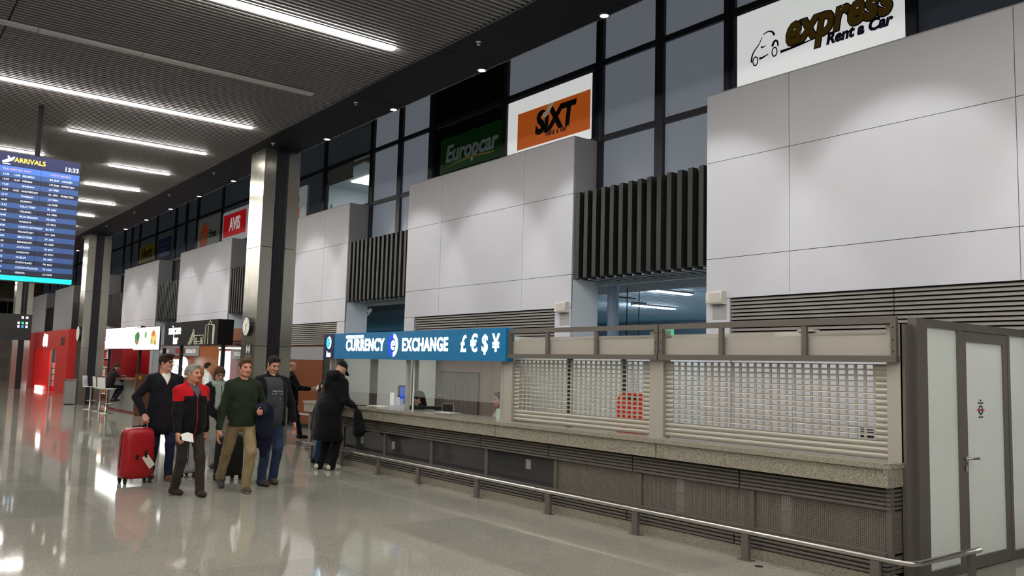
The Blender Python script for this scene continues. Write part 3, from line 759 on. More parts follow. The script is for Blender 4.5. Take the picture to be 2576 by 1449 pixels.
for x in (14.77, 15.0): put('green_field', MB().box(x, x+.13, 13.372, 13.379, 2.625, 2.735), mat('exit_green', '#12a05a', .4, emit=1.2), ex)

# ================================================================ SIGNS ABOVE THE BLOCKS
XB = XG-.035
M_lit = mat('lit_white_board', '#eef1f1', .5, emit=.55); M_lit2 = mat('dim_white_board', '#c9d0d2', .5, emit=.14)
def board(name, y0, y1, z0, z1, m, lab):
    r_ = root(name, (XB, (y0+y1)/2, z0), lab, 'sign')
    box('board', XB, XB+.02, y0, y1, z0, z1, m, r_); return r_
# orange sign
s1 = board('rental_sign', 10.98, 13.45, 5.80, 7.1, M_lit, 'orange car rental sign with black lettering on a white board')
box('orange_field', XB-.006, XB-.001, 11.0, 13.12, 6.06, 6.80, mat('orange_film', '#bb5a1e', .4, emit=.42), s1)
M_blk = mat('black_print', '#121215', .5)
text('lettering', 'S\u0131XT', M_blk, (XB-.008, 12.0, 6.46), .60, FACE_X, s1, off=.030, sx=.96, shear=.14, space=.96)
text('lettering', 'rent a car', M_blk, (XB-.008, 11.93, 6.22), .15, FACE_X, s1, off=.002, sx=1.05)
fl1 = MB(); xf1 = lambda u, v: (XB-.011, 12.28-u, 6.66+v)
flat(fl1, [(-.06, -.09), (.04, -.11), (.17, .0), (.28, .14), (.12, .13), (.06, .02), (-.06, -.02)], xf1)
put('swoosh', fl1, mat('cream_print', '#c9b8a0', .5, emit=.2), s1)
# dark green sign
s2 = board('rental_sign', 13.62, 15.95, 6.05, 6.84, mat('dark_green_film', '#0a3d14', .35, emit=.05), 'dark green car rental sign with white italic lettering')
text('lettering', 'Europcar', mat('dim_white_print', '#747c82', .5, emit=.10), (XB-.004, 14.78, 6.44), .52, FACE_X, s2, off=.014, sx=1.0, shear=.2)
sw = MB(); xf2 = lambda u, v: (XB-.005, 15.8-u, 6.12+v)
flat(sw, [(0, 0), (.5, .07), (1.1, .1), (1.9, .07), (1.9, .10), (1.1, .16), (.45, .11)], xf2); put('swoosh', sw, mat('dim_yellow_print', '#6a651c', .5, emit=.05), s2)
# express sign
s3 = board('rental_sign', 5.1, 7.78, 5.80, 7.12, M_lit, 'white illuminated sign with brown express lettering and a car outline')
M_exp = mat('brown_print', '#5e4a16', .5, emit=.12); M_nav = mat('navy_print', '#14143c', .5)
text('lettering_outline', 'express', M_nav, (XB-.004, 6.16, 6.60), .62, FACE_X, s3, ex=.002, off=.040, sx=.80, shear=.22, space=1.02)
text('lettering', 'express', M_exp, (XB-.009, 6.16, 6.60), .62, FACE_X, s3, ex=.002, off=.022, sx=.80, shear=.22, space=1.02)
text('lettering', 'Rent a Car', M_nav, (XB-.004, 5.84, 6.31), .215, FACE_X, s3, ex=.002, off=.011, sx=.97, shear=.2)
car = MB(); xf3 = lambda u, v: (XB-.003, 7.52-u, 6.33+v)
def stroke(mb, pts, w0, w1, xf):
    for _ in range(2):
        q_ = [pts[0]]
        for a, b in zip(pts[:-1], pts[1:]): q_ += [(a[0]*.75+b[0]*.25, a[1]*.75+b[1]*.25), (a[0]*.25+b[0]*.75, a[1]*.25+b[1]*.75)]
        pts = q_+[pts[-1]]
    n = len(pts)
    L_, R_ = [], []
    for i in range(n):
        a = Vector(pts[max(0, i-1)]); b = Vector(pts[min(n-1, i+1)]); t = (b-a).normalized(); nn = Vector((-t.y, t.x)); ww = (w0+(w1-w0)*i/(n-1))*.5
        L_.append(tuple(Vector(pts[i])+nn*ww)); R_.append(tuple(Vector(pts[i])-nn*ww))
    flat(mb, L_+R_[::-1], xf)
stroke(car, [(0, 0), (.01, .1), (.06, .17), (.13, .23), (.19, .33)], .03, .008, xf3)
stroke(car, [(.2, .36), (.28, .39), (.36, .37), (.40, .30)], .008, .035, xf3)
stroke(car, [(.36, .14), (.40, .22), (.45, .20), (.46, .12)], .04, .02, xf3)
for cx_, cz_ in ((.07, 0.0), (.40, .05)):
    o_ = ring_pts(cx_, cz_, .05, .075, 0, 2*math.pi, 16)[:-1]; i_ = ring_pts(cx_, cz_, .034, .055, 0, 2*math.pi, 16)[:-1]
    for q in range(16): flat(car, [o_[q], o_[(q+1) % 16], i_[(q+1) % 16], i_[q]], xf3)
stroke(car, [(.14, .02), (.2, .02), (.3, .05)], .045, .006, xf3); stroke(car, [(.17, .19), (.2, .17), (.25, .19)], .03, .006, xf3)
stroke(car, [(.5, .02), (.8, .03), (1.15, .07)], .045, .006, xf3)
put('car_outline', car, M_nav, s3)
# red sign
s4 = board('rental_sign', 27.78, 30.3, 5.80, 7.02, M_lit2, 'red car rental sign with white capitals left of the near column')
box('red_field', XB-.006, XB-.001, 28.0, 30.2, 6.1, 6.9, mat('red_film', '#b3151d', .4, emit=.35), s4)
text('lettering', 'AVIS', mat('white_print', '#dcdcdc', .5, emit=.35), (XB-.008, 29.05, 6.49), .62, FACE_X, s4, off=.02, sx=.85)
# tax free sign
s5 = board('tax_sign', 30.6, 33.1, 5.80, 7.1, mat('grey_board', '#8d979c', .5, emit=.03), 'grey sign with an orange disc and the word Free')
put('disc', flat(MB(), ring_pts(0, 0, .47, .5, 0, 2*math.pi, 24)[:-1], lambda u, v: (XB-.001, 32.35-u, 6.42+v)), mat('orange_disc', '#a8481c', .5, emit=.1), s5)
text('lettering', 'tax', MATS['grey_board'], (XB-.006, 32.35, 6.42), .42, FACE_X, s5, off=.004)
text('lettering', 'Free', M_blk, (XB-.004, 31.35, 6.42), .46, FACE_X, s5, off=.008, sx=.95)
s6 = board('rental_sign', 38.9, 41.7, 6.1, 6.88, mat('dim_yellow', '#6d6a14', .5, emit=.04), 'dim yellow car rental sign with black lettering')
text('lettering', 'Hertz', M_blk, (XB-.004, 40.3, 6.48), .72, FACE_X, s6, off=.02, sx=1.05, shear=.1)
s7 = board('rental_sign', 36.6, 38.5, 6.1, 6.9, mat('dark_blue_film', '#15294e', .5, emit=.04), 'dark blue square sign right of the yellow one')
for q in range(3): box('stripe', XB-.005, XB-.001, 36.9, 38.2, 6.2+.2*q, 6.27+.2*q, mat('dim_blue_stripe', '#3f5a86', .5), s7)
s8 = board('rental_sign', 23.15, 24.55, 5.80, 6.95, M_lit2, 'white sign with grey and orange shapes half hidden by the near column')
text('lettering', 'e', mat('grey_print', '#55585c', .5), (XB-.004, 23.75, 6.62), .42, FACE_X, s8, off=.01)
put('orange_shape', flat(MB(), [(0, 0), (.5, 0), (.5, .55), (.25, .3)], lambda u, v: (XB-.001, 24.1-u, 5.82+v)), mat('orange_print', '#c2551a', .5, emit=.15), s8)

# lit office behind the glass
lo_ = root('office_room', (11.6, 21.9, 5.6), 'brightly lit white office behind the upper window', 'room')
M_ow = mat('office_white', '#dfe6e6', .6)
box('back_wall', 12.9, 12.95, 20.0, 24.2, 3.63, 7.4, M_ow, lo_); box('side_wall', 10.4, 12.9, 23.4, 23.45, 3.63, 7.4, M_ow, lo_)
box('room_ceiling', 10.4, 12.95, 20.0, 23.4, 7.1, 7.15, M_ow, lo_)
box('roller_blind', XG+.03, XG+.05, 20.4, 24.1, 6.72, 7.18, mat('grey_blind', '#343a42', .7), lo_)
box('lamp_panel', 11.2, 12.2, 21, 22.4, 7.07, 7.095, mat('office_lamp', '#ffffff', .5, emit=5., ecol='#f2fbff'), lo_)
pf = tag(box('picture_frame', 12.85, 12.89, 23.0, 23.38, 5.9, 6.7, mat('teal_picture', '#5d7f86', .5)), 'grey green panel on the wall of the lit office', 'panel')
bt = put('water_bottle', MB().lathe([(.035, 0), (.04, .01), (.04, .15), (.03, .19), (.014, .22), (.014, .25)], (9.9, 20.9, 5.786), 14), mat('bottle_plastic', '#9fb4ba', .1, alpha=.7), smooth=True); tag(bt, 'small clear water bottle on top of the white block', 'bottle')
ob = tag(box('storage_box', XG+.03, XG+.2, 8.55, 8.95, 5.9, 6.55, mat('grey_box', '#4a5054', .6)), 'grey box standing behind the window left of the near block', 'box')

# ================================================================ COLUMN FITTINGS
ck = root('wall_clock', (6.56, 17.7, 2.47), 'round white wall clock on the near steel column', 'clock')
put('case', MB().tube([(6.619, 17.7, 2.47), (6.56, 17.7, 2.47)], .205, 28), M_pblk, ck, smooth=False)
cf = put('face', MB().tube([(6.5595, 17.7, 2.47), (6.555, 17.7, 2.47)], .19, 28), mat('clock_face', '#dfe0d4', .5), ck)
for q in range(12):
    a = q*math.pi/6; put('hour_mark', MB().prism([(6.5545, 17.7-math.sin(a)*r_+dx*math.cos(a), 2.47+math.cos(a)*r_+dx*math.sin(a)) for r_, dx in ((.15, -.006), (.15, .006), (.18, .006), (.18, -.006))], (-.001, 0, 0)), M_blk, cf)

for a, L_, w_ in ((R(46), .1, .009), (R(198), .15, .006)):
    put('hand', MB().prism([(6.553, 17.7-math.sin(a)*r_+dx*math.cos(a), 2.47+math.cos(a)*r_+dx*math.sin(a)) for r_, dx in ((-.02, -w_), (-.02, w_), (L_, w_*.6), (L_, -w_*.6))], (-.002, 0, 0)), M_blk, cf)
wf = root('sound_sign', (6.61, 17.64, 1.86), 'small black sign with white radio wave symbol below the clock', 'sign')
put('plate', MB().box(6.612, 6.619, 17.47, 17.83, 1.87, 2.11), M_pblk, wf); put('caption_plate', MB().box(6.611, 6.619, 17.47, 17.83, 1.80, 1.868), mat('olive_plate', '#4d4428', .5), wf)
wv = MB(); xf4 = lambda u, v: (6.6115, 17.65-u, 1.99+v)
flat(wv, ring_pts(0, 0, .018, .018, 0, 2*math.pi, 10)[:-1], xf4)
for r_ in (.05, .095):
    for c_ in (0, math.pi): flat(wv, ring_pts(0, 0, r_+.012, r_+.012, c_-1, c_+1, 8)+ring_pts(0, 0, r_-.008, r_-.008, c_-1, c_+1, 8)[::-1], xf4)
put('symbol', wv, M_paper, wf)
ck2 = root('wall_clock', (6.56, 34.8, 2.5), 'wall clock on the second steel column', 'clock')
put('case', MB().tube([(6.619, 34.8, 2.6), (6.56, 34.8, 2.6)], .3, 24), M_pblk, ck2); put('face', MB().tube([(6.5595, 34.8, 2.6), (6.555, 34.8, 2.6)], .27, 24), MATS['clock_face'], ck2)

# ================================================================ ARRIVALS BOARD
ab = root('arrivals_board', (2.15, 17.36, 3.05), 'large hanging arrivals display with blue rows and white text', 'display')
M_row = [mat('row_dark', '#141b33', .4, emit=.55), mat('row_blue', '#2a4a80', .4, emit=.62)]
M_hd = mat('head_navy', '#101a46', .4, emit=.5); M_col = mat('column_head', '#3d64b8', .4, emit=.7); M_tealb = mat('teal_bar', '#0fe0c8', .4, emit=1.1)
M_yel = mat('yellow_glow', '#ffd23c', .4, emit=1.3); M_or = mat('orange_glow', '#d9a066', .4, emit=.7)
box('case', .56, 3.10, 17.31, 17.42, 3.04, 5.34, M_pblk, ab)
XBs = [(.57, 1.20), (1.205, 1.825), (1.83, 2.455), (2.46, 3.09)]
ROWO = {}
for x0, x1 in XBs:
    box('screen_header', x0, x1, 17.302, 17.309, 5.09, 5.33, M_hd, ab); box('column_header', x0, x1, 17.302, 17.309, 4.985, 5.088, M_col, ab)
    box('teal_bar', x0, x1, 17.302, 17.309, 3.05, 3.135, M_tealb, ab)
    for q in range(20):
        z1 = 4.983-.0918*q; ROWO[(q, round(x0, 2))] = box('row', x0, x1, 17.302, 17.309, z1-.0915, z1, M_row[(q+1) % 2], ab)
YT = 17.301
M_bt = mat('board_text', '#e6ecfa', .5, emit=.95)
text('title', 'ARRIVALS', M_yel, (2.27, YT, 5.21), .115, FACE_Y, ab, ex=.001, off=.002)
text('clock_text', '13:33', M_bt, (2.95, YT, 5.17), .11, FACE_Y, ab, ex=.001, off=.002)
pln = MB(); xp = lambda u, v: (1.93+u, YT, 5.2+v)
pln.prism([xp(*p_) for p_ in ((-.09, -.06), (-.02, -.05), (.06, -.01), (.1, .05), (.08, .07), (.03, .03), (-.0, .07), (-.02, .07), (-.01, .02), (-.07, -.02), (-.1, -.03))], (0, -.002, 0)); pln.prism([xp(*p_) for p_ in ((-.09, -.085), (.03, -.085), (.03, -.07), (-.09, -.07))], (0, -.002, 0))
put('plane_symbol', pln, M_bt, ab)
for x, s_ in ((1.9, 'TIME'), (2.06, 'EXPECTED'), (2.24, 'FROM'), (2.68, 'FLIGHT'), (2.86, 'REMARKS')): text('column_name', s_, M_or, (x, YT, 5.03), .042, FACE_Y, ab, ex=.001)
ROWS = [('13:25','13:00','BRUSSELS','SN 2567','LANDED'),('13:50','13:39','VIENNA','LO 5250','EXPECTED'),('14:25','','WARSAW','LO 3905',''),('14:35','14:33','AMSTERDAM','KL 1995','EXPECTED'),('16:15','','WARSAW','LO 3909',''),
 ('16:30','','MUNICH','LO 5208',''),('16:35','','OSLO TORP','FR 3507',''),('16:40','','HELSINKI','AA 3006',''),('16:40','','MILAN BERGAMO','FR 5076',''),('17:30','','WARSAW','LO 3923',''),('18:00','','LONDYN HEATHROW','BA 872',''),
 ('18:15','','FRANKFURT','LH 1366',''),('18:50','','BERLIN TEGEL','EY 3401',''),('19:05','','BIRMINGHAM','FR 3405',''),('19:15','','ALICANTE','FR 5071',''),('19:20','','WARSAW','LO 3921',''),('20:05','','DUBLIN','FR 3903',''),('20:10','','DORTMUND','FR 4023',''),('20:35','','LONDON STANSTED','FR 2435',''),('20:50','','VIENNA','LO 5220','')]
for q, rw in enumerate(ROWS):
    z = 4.937-.0918*q
    for x, s_, al in ((1.86, rw[0], 'LEFT'), (2.03, rw[1], 'LEFT'), (2.165, rw[2], 'LEFT'), (2.60, rw[3], 'LEFT'), (2.80, rw[4], 'LEFT')):
        if s_: text('flight_text', s_, M_bt, (x, YT, z), .046, FACE_Y, ROWO[(q, 1.83 if x < 2.46 else 2.46)], ex=.001, align=al, sx=.82 if len(s_) > 9 else .98)
for x in (1.0, 2.38): put('hanger_pole', MB().box(x-.04, x+.04, 17.33, 17.41, 5.34, ZC), M_void, ab)

# dark hanging sign further away
hs = root('direction_sign', (3.8, 30, 2.2), 'black hanging direction sign with small white symbols', 'sign')
box('panel', 2.6, 4.34, 30, 30.1, 2.2, 3.0, M_pblk, hs)
for q, (x, z, mm) in enumerate(((4.08, 2.9, M_bt), (4.2, 2.9, M_bt), (3.98, 2.73, M_bt), (4.09, 2.73, mat('green_glow', '#2fd08a', .4, emit=1.)), (4.2, 2.73, M_bt), (3.98, 2.62, M_bt), (4.09, 2.62, mat('blue_glow', '#3b82f0', .4, emit=1.)), (4.2, 2.62, M_bt))):
    put('symbol', MB().box(x-.03, x+.03, 29.99, 29.999, z-.035, z+.035), mm, hs)
for x in (2.9, 4.1): put('hanger', MB().tube([(x, 30.05, 3.0), (x, 30.05, ZC)], .02, 8), M_pblk, hs)
# ================================================================ SUITCASE BAR AND SHOPS
sb = root('bar_sign', (7.05, 22.7, 2.1), 'black box sign of the suitcase bar with white lettering and luggage outlines', 'sign')
sbb = box('sign_box', 6.9, 7.28, 20.46, 24.88, 2.12, 2.735, mat('matt_black_sign', '#0b0b0e', .7, spec=.2), sb)
text('lettering', 'suitcase', M_txt, (6.895, 23.92, 2.53), .37, FACE_X, sbb, off=.004, sx=.95)
text('lettering', 'bar', M_txt, (6.895, 23.8, 2.26), .36, FACE_X, sbb, off=.004, sx=.9)
M_ln = mat('pale_outline', '#b9b79a', .5, emit=.45)
ol = MB()
def ln(*p_): ol.tube([(6.893, y, z) for y, z in p_], .0075, 5)
ln((22.7, 2.13), (22.35, 2.44), (22.3, 2.52), (22.22, 2.44), (22.28, 2.4)); ln((22.55, 2.13), (22.25, 2.42)); ln((22.6, 2.13), (22.3, 2.44)); ln((22.45, 2.13), (22.2, 2.40))
ln((22.2, 2.36), (21.5, 2.36), (21.5, 2.14), (22.2, 2.14), (22.2, 2.36)); ln((22.2, 2.2), (21.5, 2.2))
for yy in (22.05, 21.65): ln((yy+.05, 2.15), (yy+.05, 2.3), (yy-.05, 2.3), (yy-.05, 2.15))
ln((21.35, 2.13), (21.35, 2.58), (21.3, 2.61), (20.85, 2.61), (20.8, 2.58), (20.8, 2.13)); ln((20.85, 2.61), (20.72, 2.6), (20.7, 2.56), (20.7, 2.13)); ln((21.15, 2.13), (21.15, 2.58))
ln((21.15, 2.61), (21.1, 2.67), (21.02, 2.71), (20.96, 2.67), (20.92, 2.61)); ln((20.76, 2.57), (20.76, 2.13))
put('luggage_outlines', ol, M_ln, sbb)
for yy in (20.6, 23.9): box('sign_post', 7.06, 7.14, yy-.04, yy+.04, 0, 2.12, M_pblk, sb)
lp = root('bar_lamp', (7.3, 20.9, 2.05), 'bright flat lamp under the black bar sign', 'lamp')
box('housing', 7.2, 7.9, 20.55, 21.3, 2.06, 2.09, M_paper, lp); box('diffuser', 7.22, 7.88, 20.57, 21.28, 2.04, 2.058, mat('bar_lamp_glow', '#ffffff', .4, emit=9.), lp)
# glowing menu screens
ms = root('menu_screen', (6.95, 29.9, 2.03), 'large blank glowing white menu screen', 'screen')
M_glow = mat('white_glow_screen', '#ffffff', .4, emit=2.6)
box('frame', 6.93, 7.05, 27.55, 32.0, 2.03, 2.74, M_pblk, ms); box('screen', 6.915, 6.929, 27.57, 31.98, 2.05, 2.72, M_glow, ms)
text('lettering', 'SUITCASE', mat('pale_green_ink', '#a9d0c0', .5, emit=1.2), (6.91, 28.3, 2.5), .22, FACE_X, ms, ex=.001)
text('lettering', 'bar', MATS['pale_green_ink'], (6.91, 28.2, 2.2), .2, FACE_X, ms, ex=.001)
fs_ = root('menu_screen', (6.9, 26.8, 2.0), 'glowing menu screen showing salad and a wrap', 'screen')
box('frame', 6.865, 6.9, 25.2, 28.0, 1.98, 2.68, M_pblk, fs_); box('screen', 6.85, 6.864, 25.22, 27.98, 2.0, 2.66, mat('white_glow_screen2', '#f4fbf8', .4, emit=1.3), fs_)
def blob(name, cy, cz, ry, rz_, c_, seed):
    rr = random.Random(seed); n_ = 14
    pts_ = [(ry*math.cos(2*math.pi*i/n_)*(.75+.4*rr.random()), rz_*math.sin(2*math.pi*i/n_)*(.75+.4*rr.random())) for i in range(n_)]
    put(name, flat(MB(), pts_, lambda u, v: (6.849-.001*seed, cy-u, cz+v), .001), mat('food_%s' % c_[1:], c_, .5, emit=.8), fs_)
blob('salad', 27.55, 2.35, .30, .22, '#3f7a4a', 1); blob('salad', 27.5, 2.42, .12, .14, '#1f5a30', 2); blob('tomato', 27.5, 2.22, .08, .06, '#c8502c', 3)
blob('herbs', 26.6, 2.45, .14, .11, '#5a9a4a', 4); blob('glass', 26.6, 2.2, .1, .14, '#c4d8cf', 5)
blob('wrap', 25.75, 2.36, .3, .22, '#d2a766', 6); blob('filling', 25.8, 2.46, .2, .1, '#b0602c', 7); blob('lettuce', 25.95, 2.25, .14, .1, '#86a848', 8); blob('filling', 25.55, 2.2, .08, .08, '#8a4a24', 9)
for yy in (25.3, 27.9, 31.8): tag(box('screen_post', 7.0, 7.08, yy-.04, yy+.04, 0, 2.05, M_pblk), 'thin black post under the menu screens, %s from the bar sign' % {25.3: 'first', 27.9: 'second', 31.8: 'third'}[yy], 'post')
# bar counter
bc = root('bar_counter', (7.3, 29.8, 0), 'brown wooden bar counter with grey front where a man leans', 'counter')
box('end_panel', 6.9, 7.35, 27.6, 27.68, .03, 1.27, mat('dark_wood', '#5d3822', .4, noise=(5, .2, 3, (3, 3, .6))), bc)
box('front_panel', 7.1, 7.14, 27.68, 32.2, .05, 1.05, mat('grey_bar_front', '#8b8b86', .35), bc)
box('counter_top', 6.8, 7.4, 27.68, 32.2, 1.05, 1.1, MATS['dark_wood'], bc)
put('badge', MB().box(6.98, 7.06, 27.593, 27.599, 1.1, 1.2), mat('gold_badge', '#c9a63a', .3, metal=.8), bc)
# stools
def stool(x, y, rz, lab):
    t = root('bar_stool', (x, y, 0), lab, 'stool', rz=rz, group='white bar stools')
    M_st = mat('white_stool_shell', '#cfd4d2', .35)
    shell = MB(); prof = [(-.2, .2, .76), (-.2, -.16, .74), (-.2, -.2, .77), (-.2, -.23, 1.12), (-.2, -.215, 1.12), (-.2, -.185, .79), (-.2, -.15, .76), (-.2, .2, .78)]
    shell.prism(prof, (.4, 0, 0)); put('seat_shell', shell, M_st, t, local=True)
    put('stem', MB().tube([(0, 0, .03), (0, 0, .75)], .028, 10), M_chrome, t, local=True, smooth=True)
    put('base_disc', MB().lathe([(.21, 0), (.21, .012), (.05, .03), (.03, .06)], (0, 0, 0), 22), M_chrome, t, local=True, smooth=True)
    put('foot_ring', MB().tube([(.15*math.cos(a*math.pi/8), .05+.15*math.sin(a*math.pi/8), .3) for a in range(17)], .01, 6), M_chrome, t, local=True, smooth=True)
stool(6.4, 28.9, R(-70), 'white bar stool nearer the viewer beside the seated man'); stool(6.41, 31.2, R(-120), 'white bar stool beside the second steel column'); stool(6.45, 30.0, R(-90), 'bar stool under the man in dark clothes')
# back wall of the bar
bw = root('bar_back_wall', (9.4, 29, 0), 'wooden back wall of the bar with lit menus and grey name band', 'shop front')
box('wood_wall', 9.5, 9.56, 24.3, 34.8, 0, 2.28, M_wood, bw)
box('orange_panel', 9.46, 9.498, 27.5, 29.8, 0, 2.2, M_wood_o, bw)
box('name_band', 9.45, 9.458, 29.82, 34.7, 1.88, 2.24, M_band, bw); box('name_band', 9.45, 9.458, 24.4, 26.6, 1.80, 2.18, M_band, bw)
for yy in (33.9, 30.7): text('lettering', 'suitcase bar', M_paper, (9.448, yy, 2.06), .24, FACE_X, bw, off=.006)
text('lettering', 'suitcase', M_paper, (9.448, 26.0, 1.98), .24, FACE_X, bw, off=.006)
for yy, c_ in ((32.3, '#b3262c'), (31.6, '#8c3a3a')): box('red_badge', 9.44, 9.449, yy-.2, yy+.2, 1.97, 2.15, mat('badge_%s' % c_[1:], c_, .5), bw)
box('lit_menu', 9.44, 9.452, 31.3, 34.2, 1.12, 1.74, M_glow, bw); box('lit_pillar', 9.3, 9.44, 26.65, 27.35, .9, 2.05, mat('soft_glow', '#f3f3ff', .4, emit=1.0), bw)
for q in range(6): box('menu_line', 9.436, 9.4395, 31.5+.15*q, 31.55+.15*q, 1.3, 1.55, mat('blue_ink', '#3a4f9a', .5), bw)
put('globe_lamp', MB().lathe([(.02, .3), (.1, .25), (.16, .1), (.16, 0), (.1, -.08), (.02, -.1)], (9.2, 30.7, 1.55), 16), M_glow, bw, smooth=True)
for q in range(7): put('bottle', MB().lathe([(.04, 0), (.045, .02), (.045, .18), (.015, .24), (.015, .3)], (9.3, 30.0+.12*q, 1.2), 10), mat('bottle_tone_%d' % (q % 3), ['#dfe8ea', '#7f9aa0', '#a06a3a'][q % 3], .15), bw, smooth=True)
cabn = tag(put('upper_cabinet', MB().box(9.1, 9.5, 24.4, 26.6, 2.35, 2.72).box(9.2, 9.5, 24.4, 26.6, 2.28, 2.34)
     , M_wood), 'red brown wooden box above the bar beside the column', 'cabinet')
# wood canopy frame near the column (right of it)
wc = root('low_rail', (9.2, 21.5, 0), 'low metal rail in front of the brown wooden shop front', 'rail')
put('rail', MB().tube([(9.3, 20.2, .42), (9.3, 23.8, .42)], .03, 8), M_chrome, wc)
for yy in (20.3, 22, 23.7): put('post', MB().tube([(9.3, yy, 0), (9.3, yy, .42)], .02, 8), M_chrome, wc)
# red shop with shelves
rs = root('goods_shelf', (8.5, 39.0, 0), 'lit shelf of snacks in the red shop behind the menu screen', 'shelf')
M_rs = mat('shelf_red', '#a81218', .4)
box('back', 8.65, 8.7, 37.2, 41.0, 0, 2.4, M_rs, rs)
for q in range(6): box('board', 8.3, 8.65, 37.2, 41.0, .25+.36*q, .28+.36*q, M_paper, rs)
for yy in (37.15, 41.0): box('side', 8.3, 8.7, yy, yy+.05, 0, 2.4, M_rs, rs)
sbk = tag(put('shop_strip_light', MB().box(8.28, 8.36, 37.3, 40.9, 2.37, 2.41), mat('warm_glow', '#fff0d8', .4, emit=12.)), 'strip light over the snack shelf in the red shop', 'lamp')
pc = ['#d9572a', '#e8c24a', '#c8302a', '#e9e4d4', '#d88a30', '#b8442c']
rr = random.Random(3)
for q in range(5):
    for j in range(11):
        yy = 37.3+.33*j; h_ = .2+.1*rr.random(); c_ = rr.choice(pc)
        o = box('snack_pack', 8.34, 8.5, yy, yy+.26, .282+.36*q, .282+.36*q+round(h_, 2), mat('pack_%s' % c_[1:], c_, .4)); tag(o, 'coloured snack pack on the lit shelf, shelf %s, place %s' % (ordn[q], ordn[j]), 'snack pack', group='snack packs on the red shop shelf')
# far red kiosk
fk = root('red_kiosk', (8.6, 48, 0), 'red shop kiosk with a glowing white logo at the far end', 'kiosk')
M_rk = mat('kiosk_red', '#d63030', .35); M_rk2 = mat('kiosk_glowing_red', '#d40c10', .35, emit=.25)  # deeper red glows by itself to make the kiosk look lit
box('near_face', 7.8, 9.4, 43.3, 43.4, 0, 2.93, M_rk, fk); box('pier', 7.8, 7.95, 43.4, 46.1, 0, 2.93, M_rk, fk)
box('pier', 7.8, 7.95, 52.4, 54.0, 0, 2.93, M_rk, fk); box('fascia', 7.8, 7.95, 46.1, 52.4, 2.1, 2.93, M_rk, fk)
box('roof', 7.8, 9.5, 43.3, 54, 2.93, 3.0, M_rk, fk); box('back', 9.4, 9.5, 43.3, 54, 0, 2.93, M_rk2, fk); box('door_leaf', 7.86, 7.92, 48.2, 52.4, 0, 2.1, M_rk2, fk)
box('inner_lamp', 8.2, 8.8, 44, 48, 2.86, 2.9, mat('kiosk_lamp', '#fff2e6', .4, emit=14.), fk)
put('logo', flat(MB(), [(0, .1), (.35, 0), (.5, .08), (.9, .05), (1.15, 0), (1.3, .1), (1.3, .62), (.3, .7), (.05, .5)], lambda u, v: (7.795, 49.9-u, 2.2+v)), M_glow, fk)
box('vent', 7.79, 7.799, 44.2, 45.1, 2.25, 2.65, mat('maroon', '#5a1416', .6), fk); box('floor_glow', 7.78, 7.85, 49.3, 51.3, .02, .2, M_glow, fk)
box('grey_panel', 7.97, 8.0, 45.9, 47.4, 1.45, 2.05, mat('kiosk_grey', '#8a8a8c', .4), fk)
rr = random.Random(5)
for q in range(4):
    for j in range(4):
        c_ = rr.choice(['#e6b9a8', '#f0e2d2', '#d98a6a', '#e0d0d0'])
        o = box('gift_pack', 8.05, 8.3, 46.6+.5*j, 47.0+.5*j, .25+.3*q, .5+.3*q, mat('gift_%s' % c_[1:], c_, .4)); tag(o, 'pale goods in the doorway of the red kiosk, row %s, place %s' % (ordn[q], ordn[j]), 'goods', group='goods in the red kiosk doorway')
box('goods_stand', 8.04, 8.34, 46.5, 48.6, 0, .24, M_rk2, fk)
# litter bin
lb = root('litter_bin', (6.4, 34.6, 0), 'steel litter bin in front of the second column', 'bin')
put('body', MB().box(6.22, 6.56, 34.4, 34.75, .03, .86), mat('bin_steel', '#9d9d9a', .35, metal=.5), lb); put('lid', MB().box(6.20, 6.58, 34.38, 34.77, .87, .92), M_chrome, lb); put('plinth', MB().box(6.26, 6.52, 34.44, 34.7, 0, .03), M_pblk, lb)
# far end: reflections of the hall in dark glass
fw = root('window_90', (8, 77.9, 3), 'dark glazed end wall with reflected lamps', 'window', kind='structure')
for q in range(8): box('pane', 2+1.5*q, 3.45+1.5*q, 77.9, 77.95, 3.6, 6.0, M_deep, fw)
# ================================================================ PEOPLE
def v3(*a): return np.array(a, float)
def Cn(a, b, ra, rb=None, m=0, k=.02, sc=None, zmin=None, sub=False):
    return dict(t='c', a=np.array(a, float), b=np.array(b, float), ra=ra, rb=ra if rb is None else rb, m=m, k=k, sc=sc, zmin=zmin, sub=sub)
def El(c, r, m=0, k=.02, Rm=None, zmin=None, sub=False, pl=None):
    return dict(t='e', c=np.array(c, float), r=np.array(r, float), m=m, k=k, R=Rm, zmin=zmin, sub=sub, pl=pl)
def _bb(p):
    if p['t'] == 'c':
        rr = max(p['ra'], p['rb'])*max(1, max(p['sc']) if p['sc'] else 1)
        return np.minimum(p['a'], p['b'])-rr, np.maximum(p['a'], p['b'])+rr
    rr = p['r'] if p['R'] is None else np.full(3, p['r'].max())
    return p['c']-rr, p['c']+rr
def _ev(p, P):
    if p['t'] == 'c':
        a, b = p['a'], p['b']; q = P-a; ba = b-a
        if p['sc'] is not None:
            s = np.array(p['sc']); q = q/s; ba = ba/s
        t = np.clip((q@ba)/max(ba@ba, 1e-9), 0, 1)
        d = np.sqrt(((q-t[..., None]*ba)**2).sum(-1))-(p['ra']+(p['rb']-p['ra'])*t)
    else:
        q = P-p['c']
        if p['R'] is not None: q = q@p['R']
        k0 = np.sqrt(((q/p['r'])**2).sum(-1)); k1 = np.sqrt(((q/p['r']**2)**2).sum(-1))
        d = k0*(k0-1)/np.maximum(k1, 1e-6)
        if p.get('pl') is not None:
            for nn, off in p['pl']: d = np.maximum(d, off-(P@np.array(nn, float)))
    if p['zmin'] is not None: d = np.maximum(d, p['zmin']-P[..., 2])
    return d
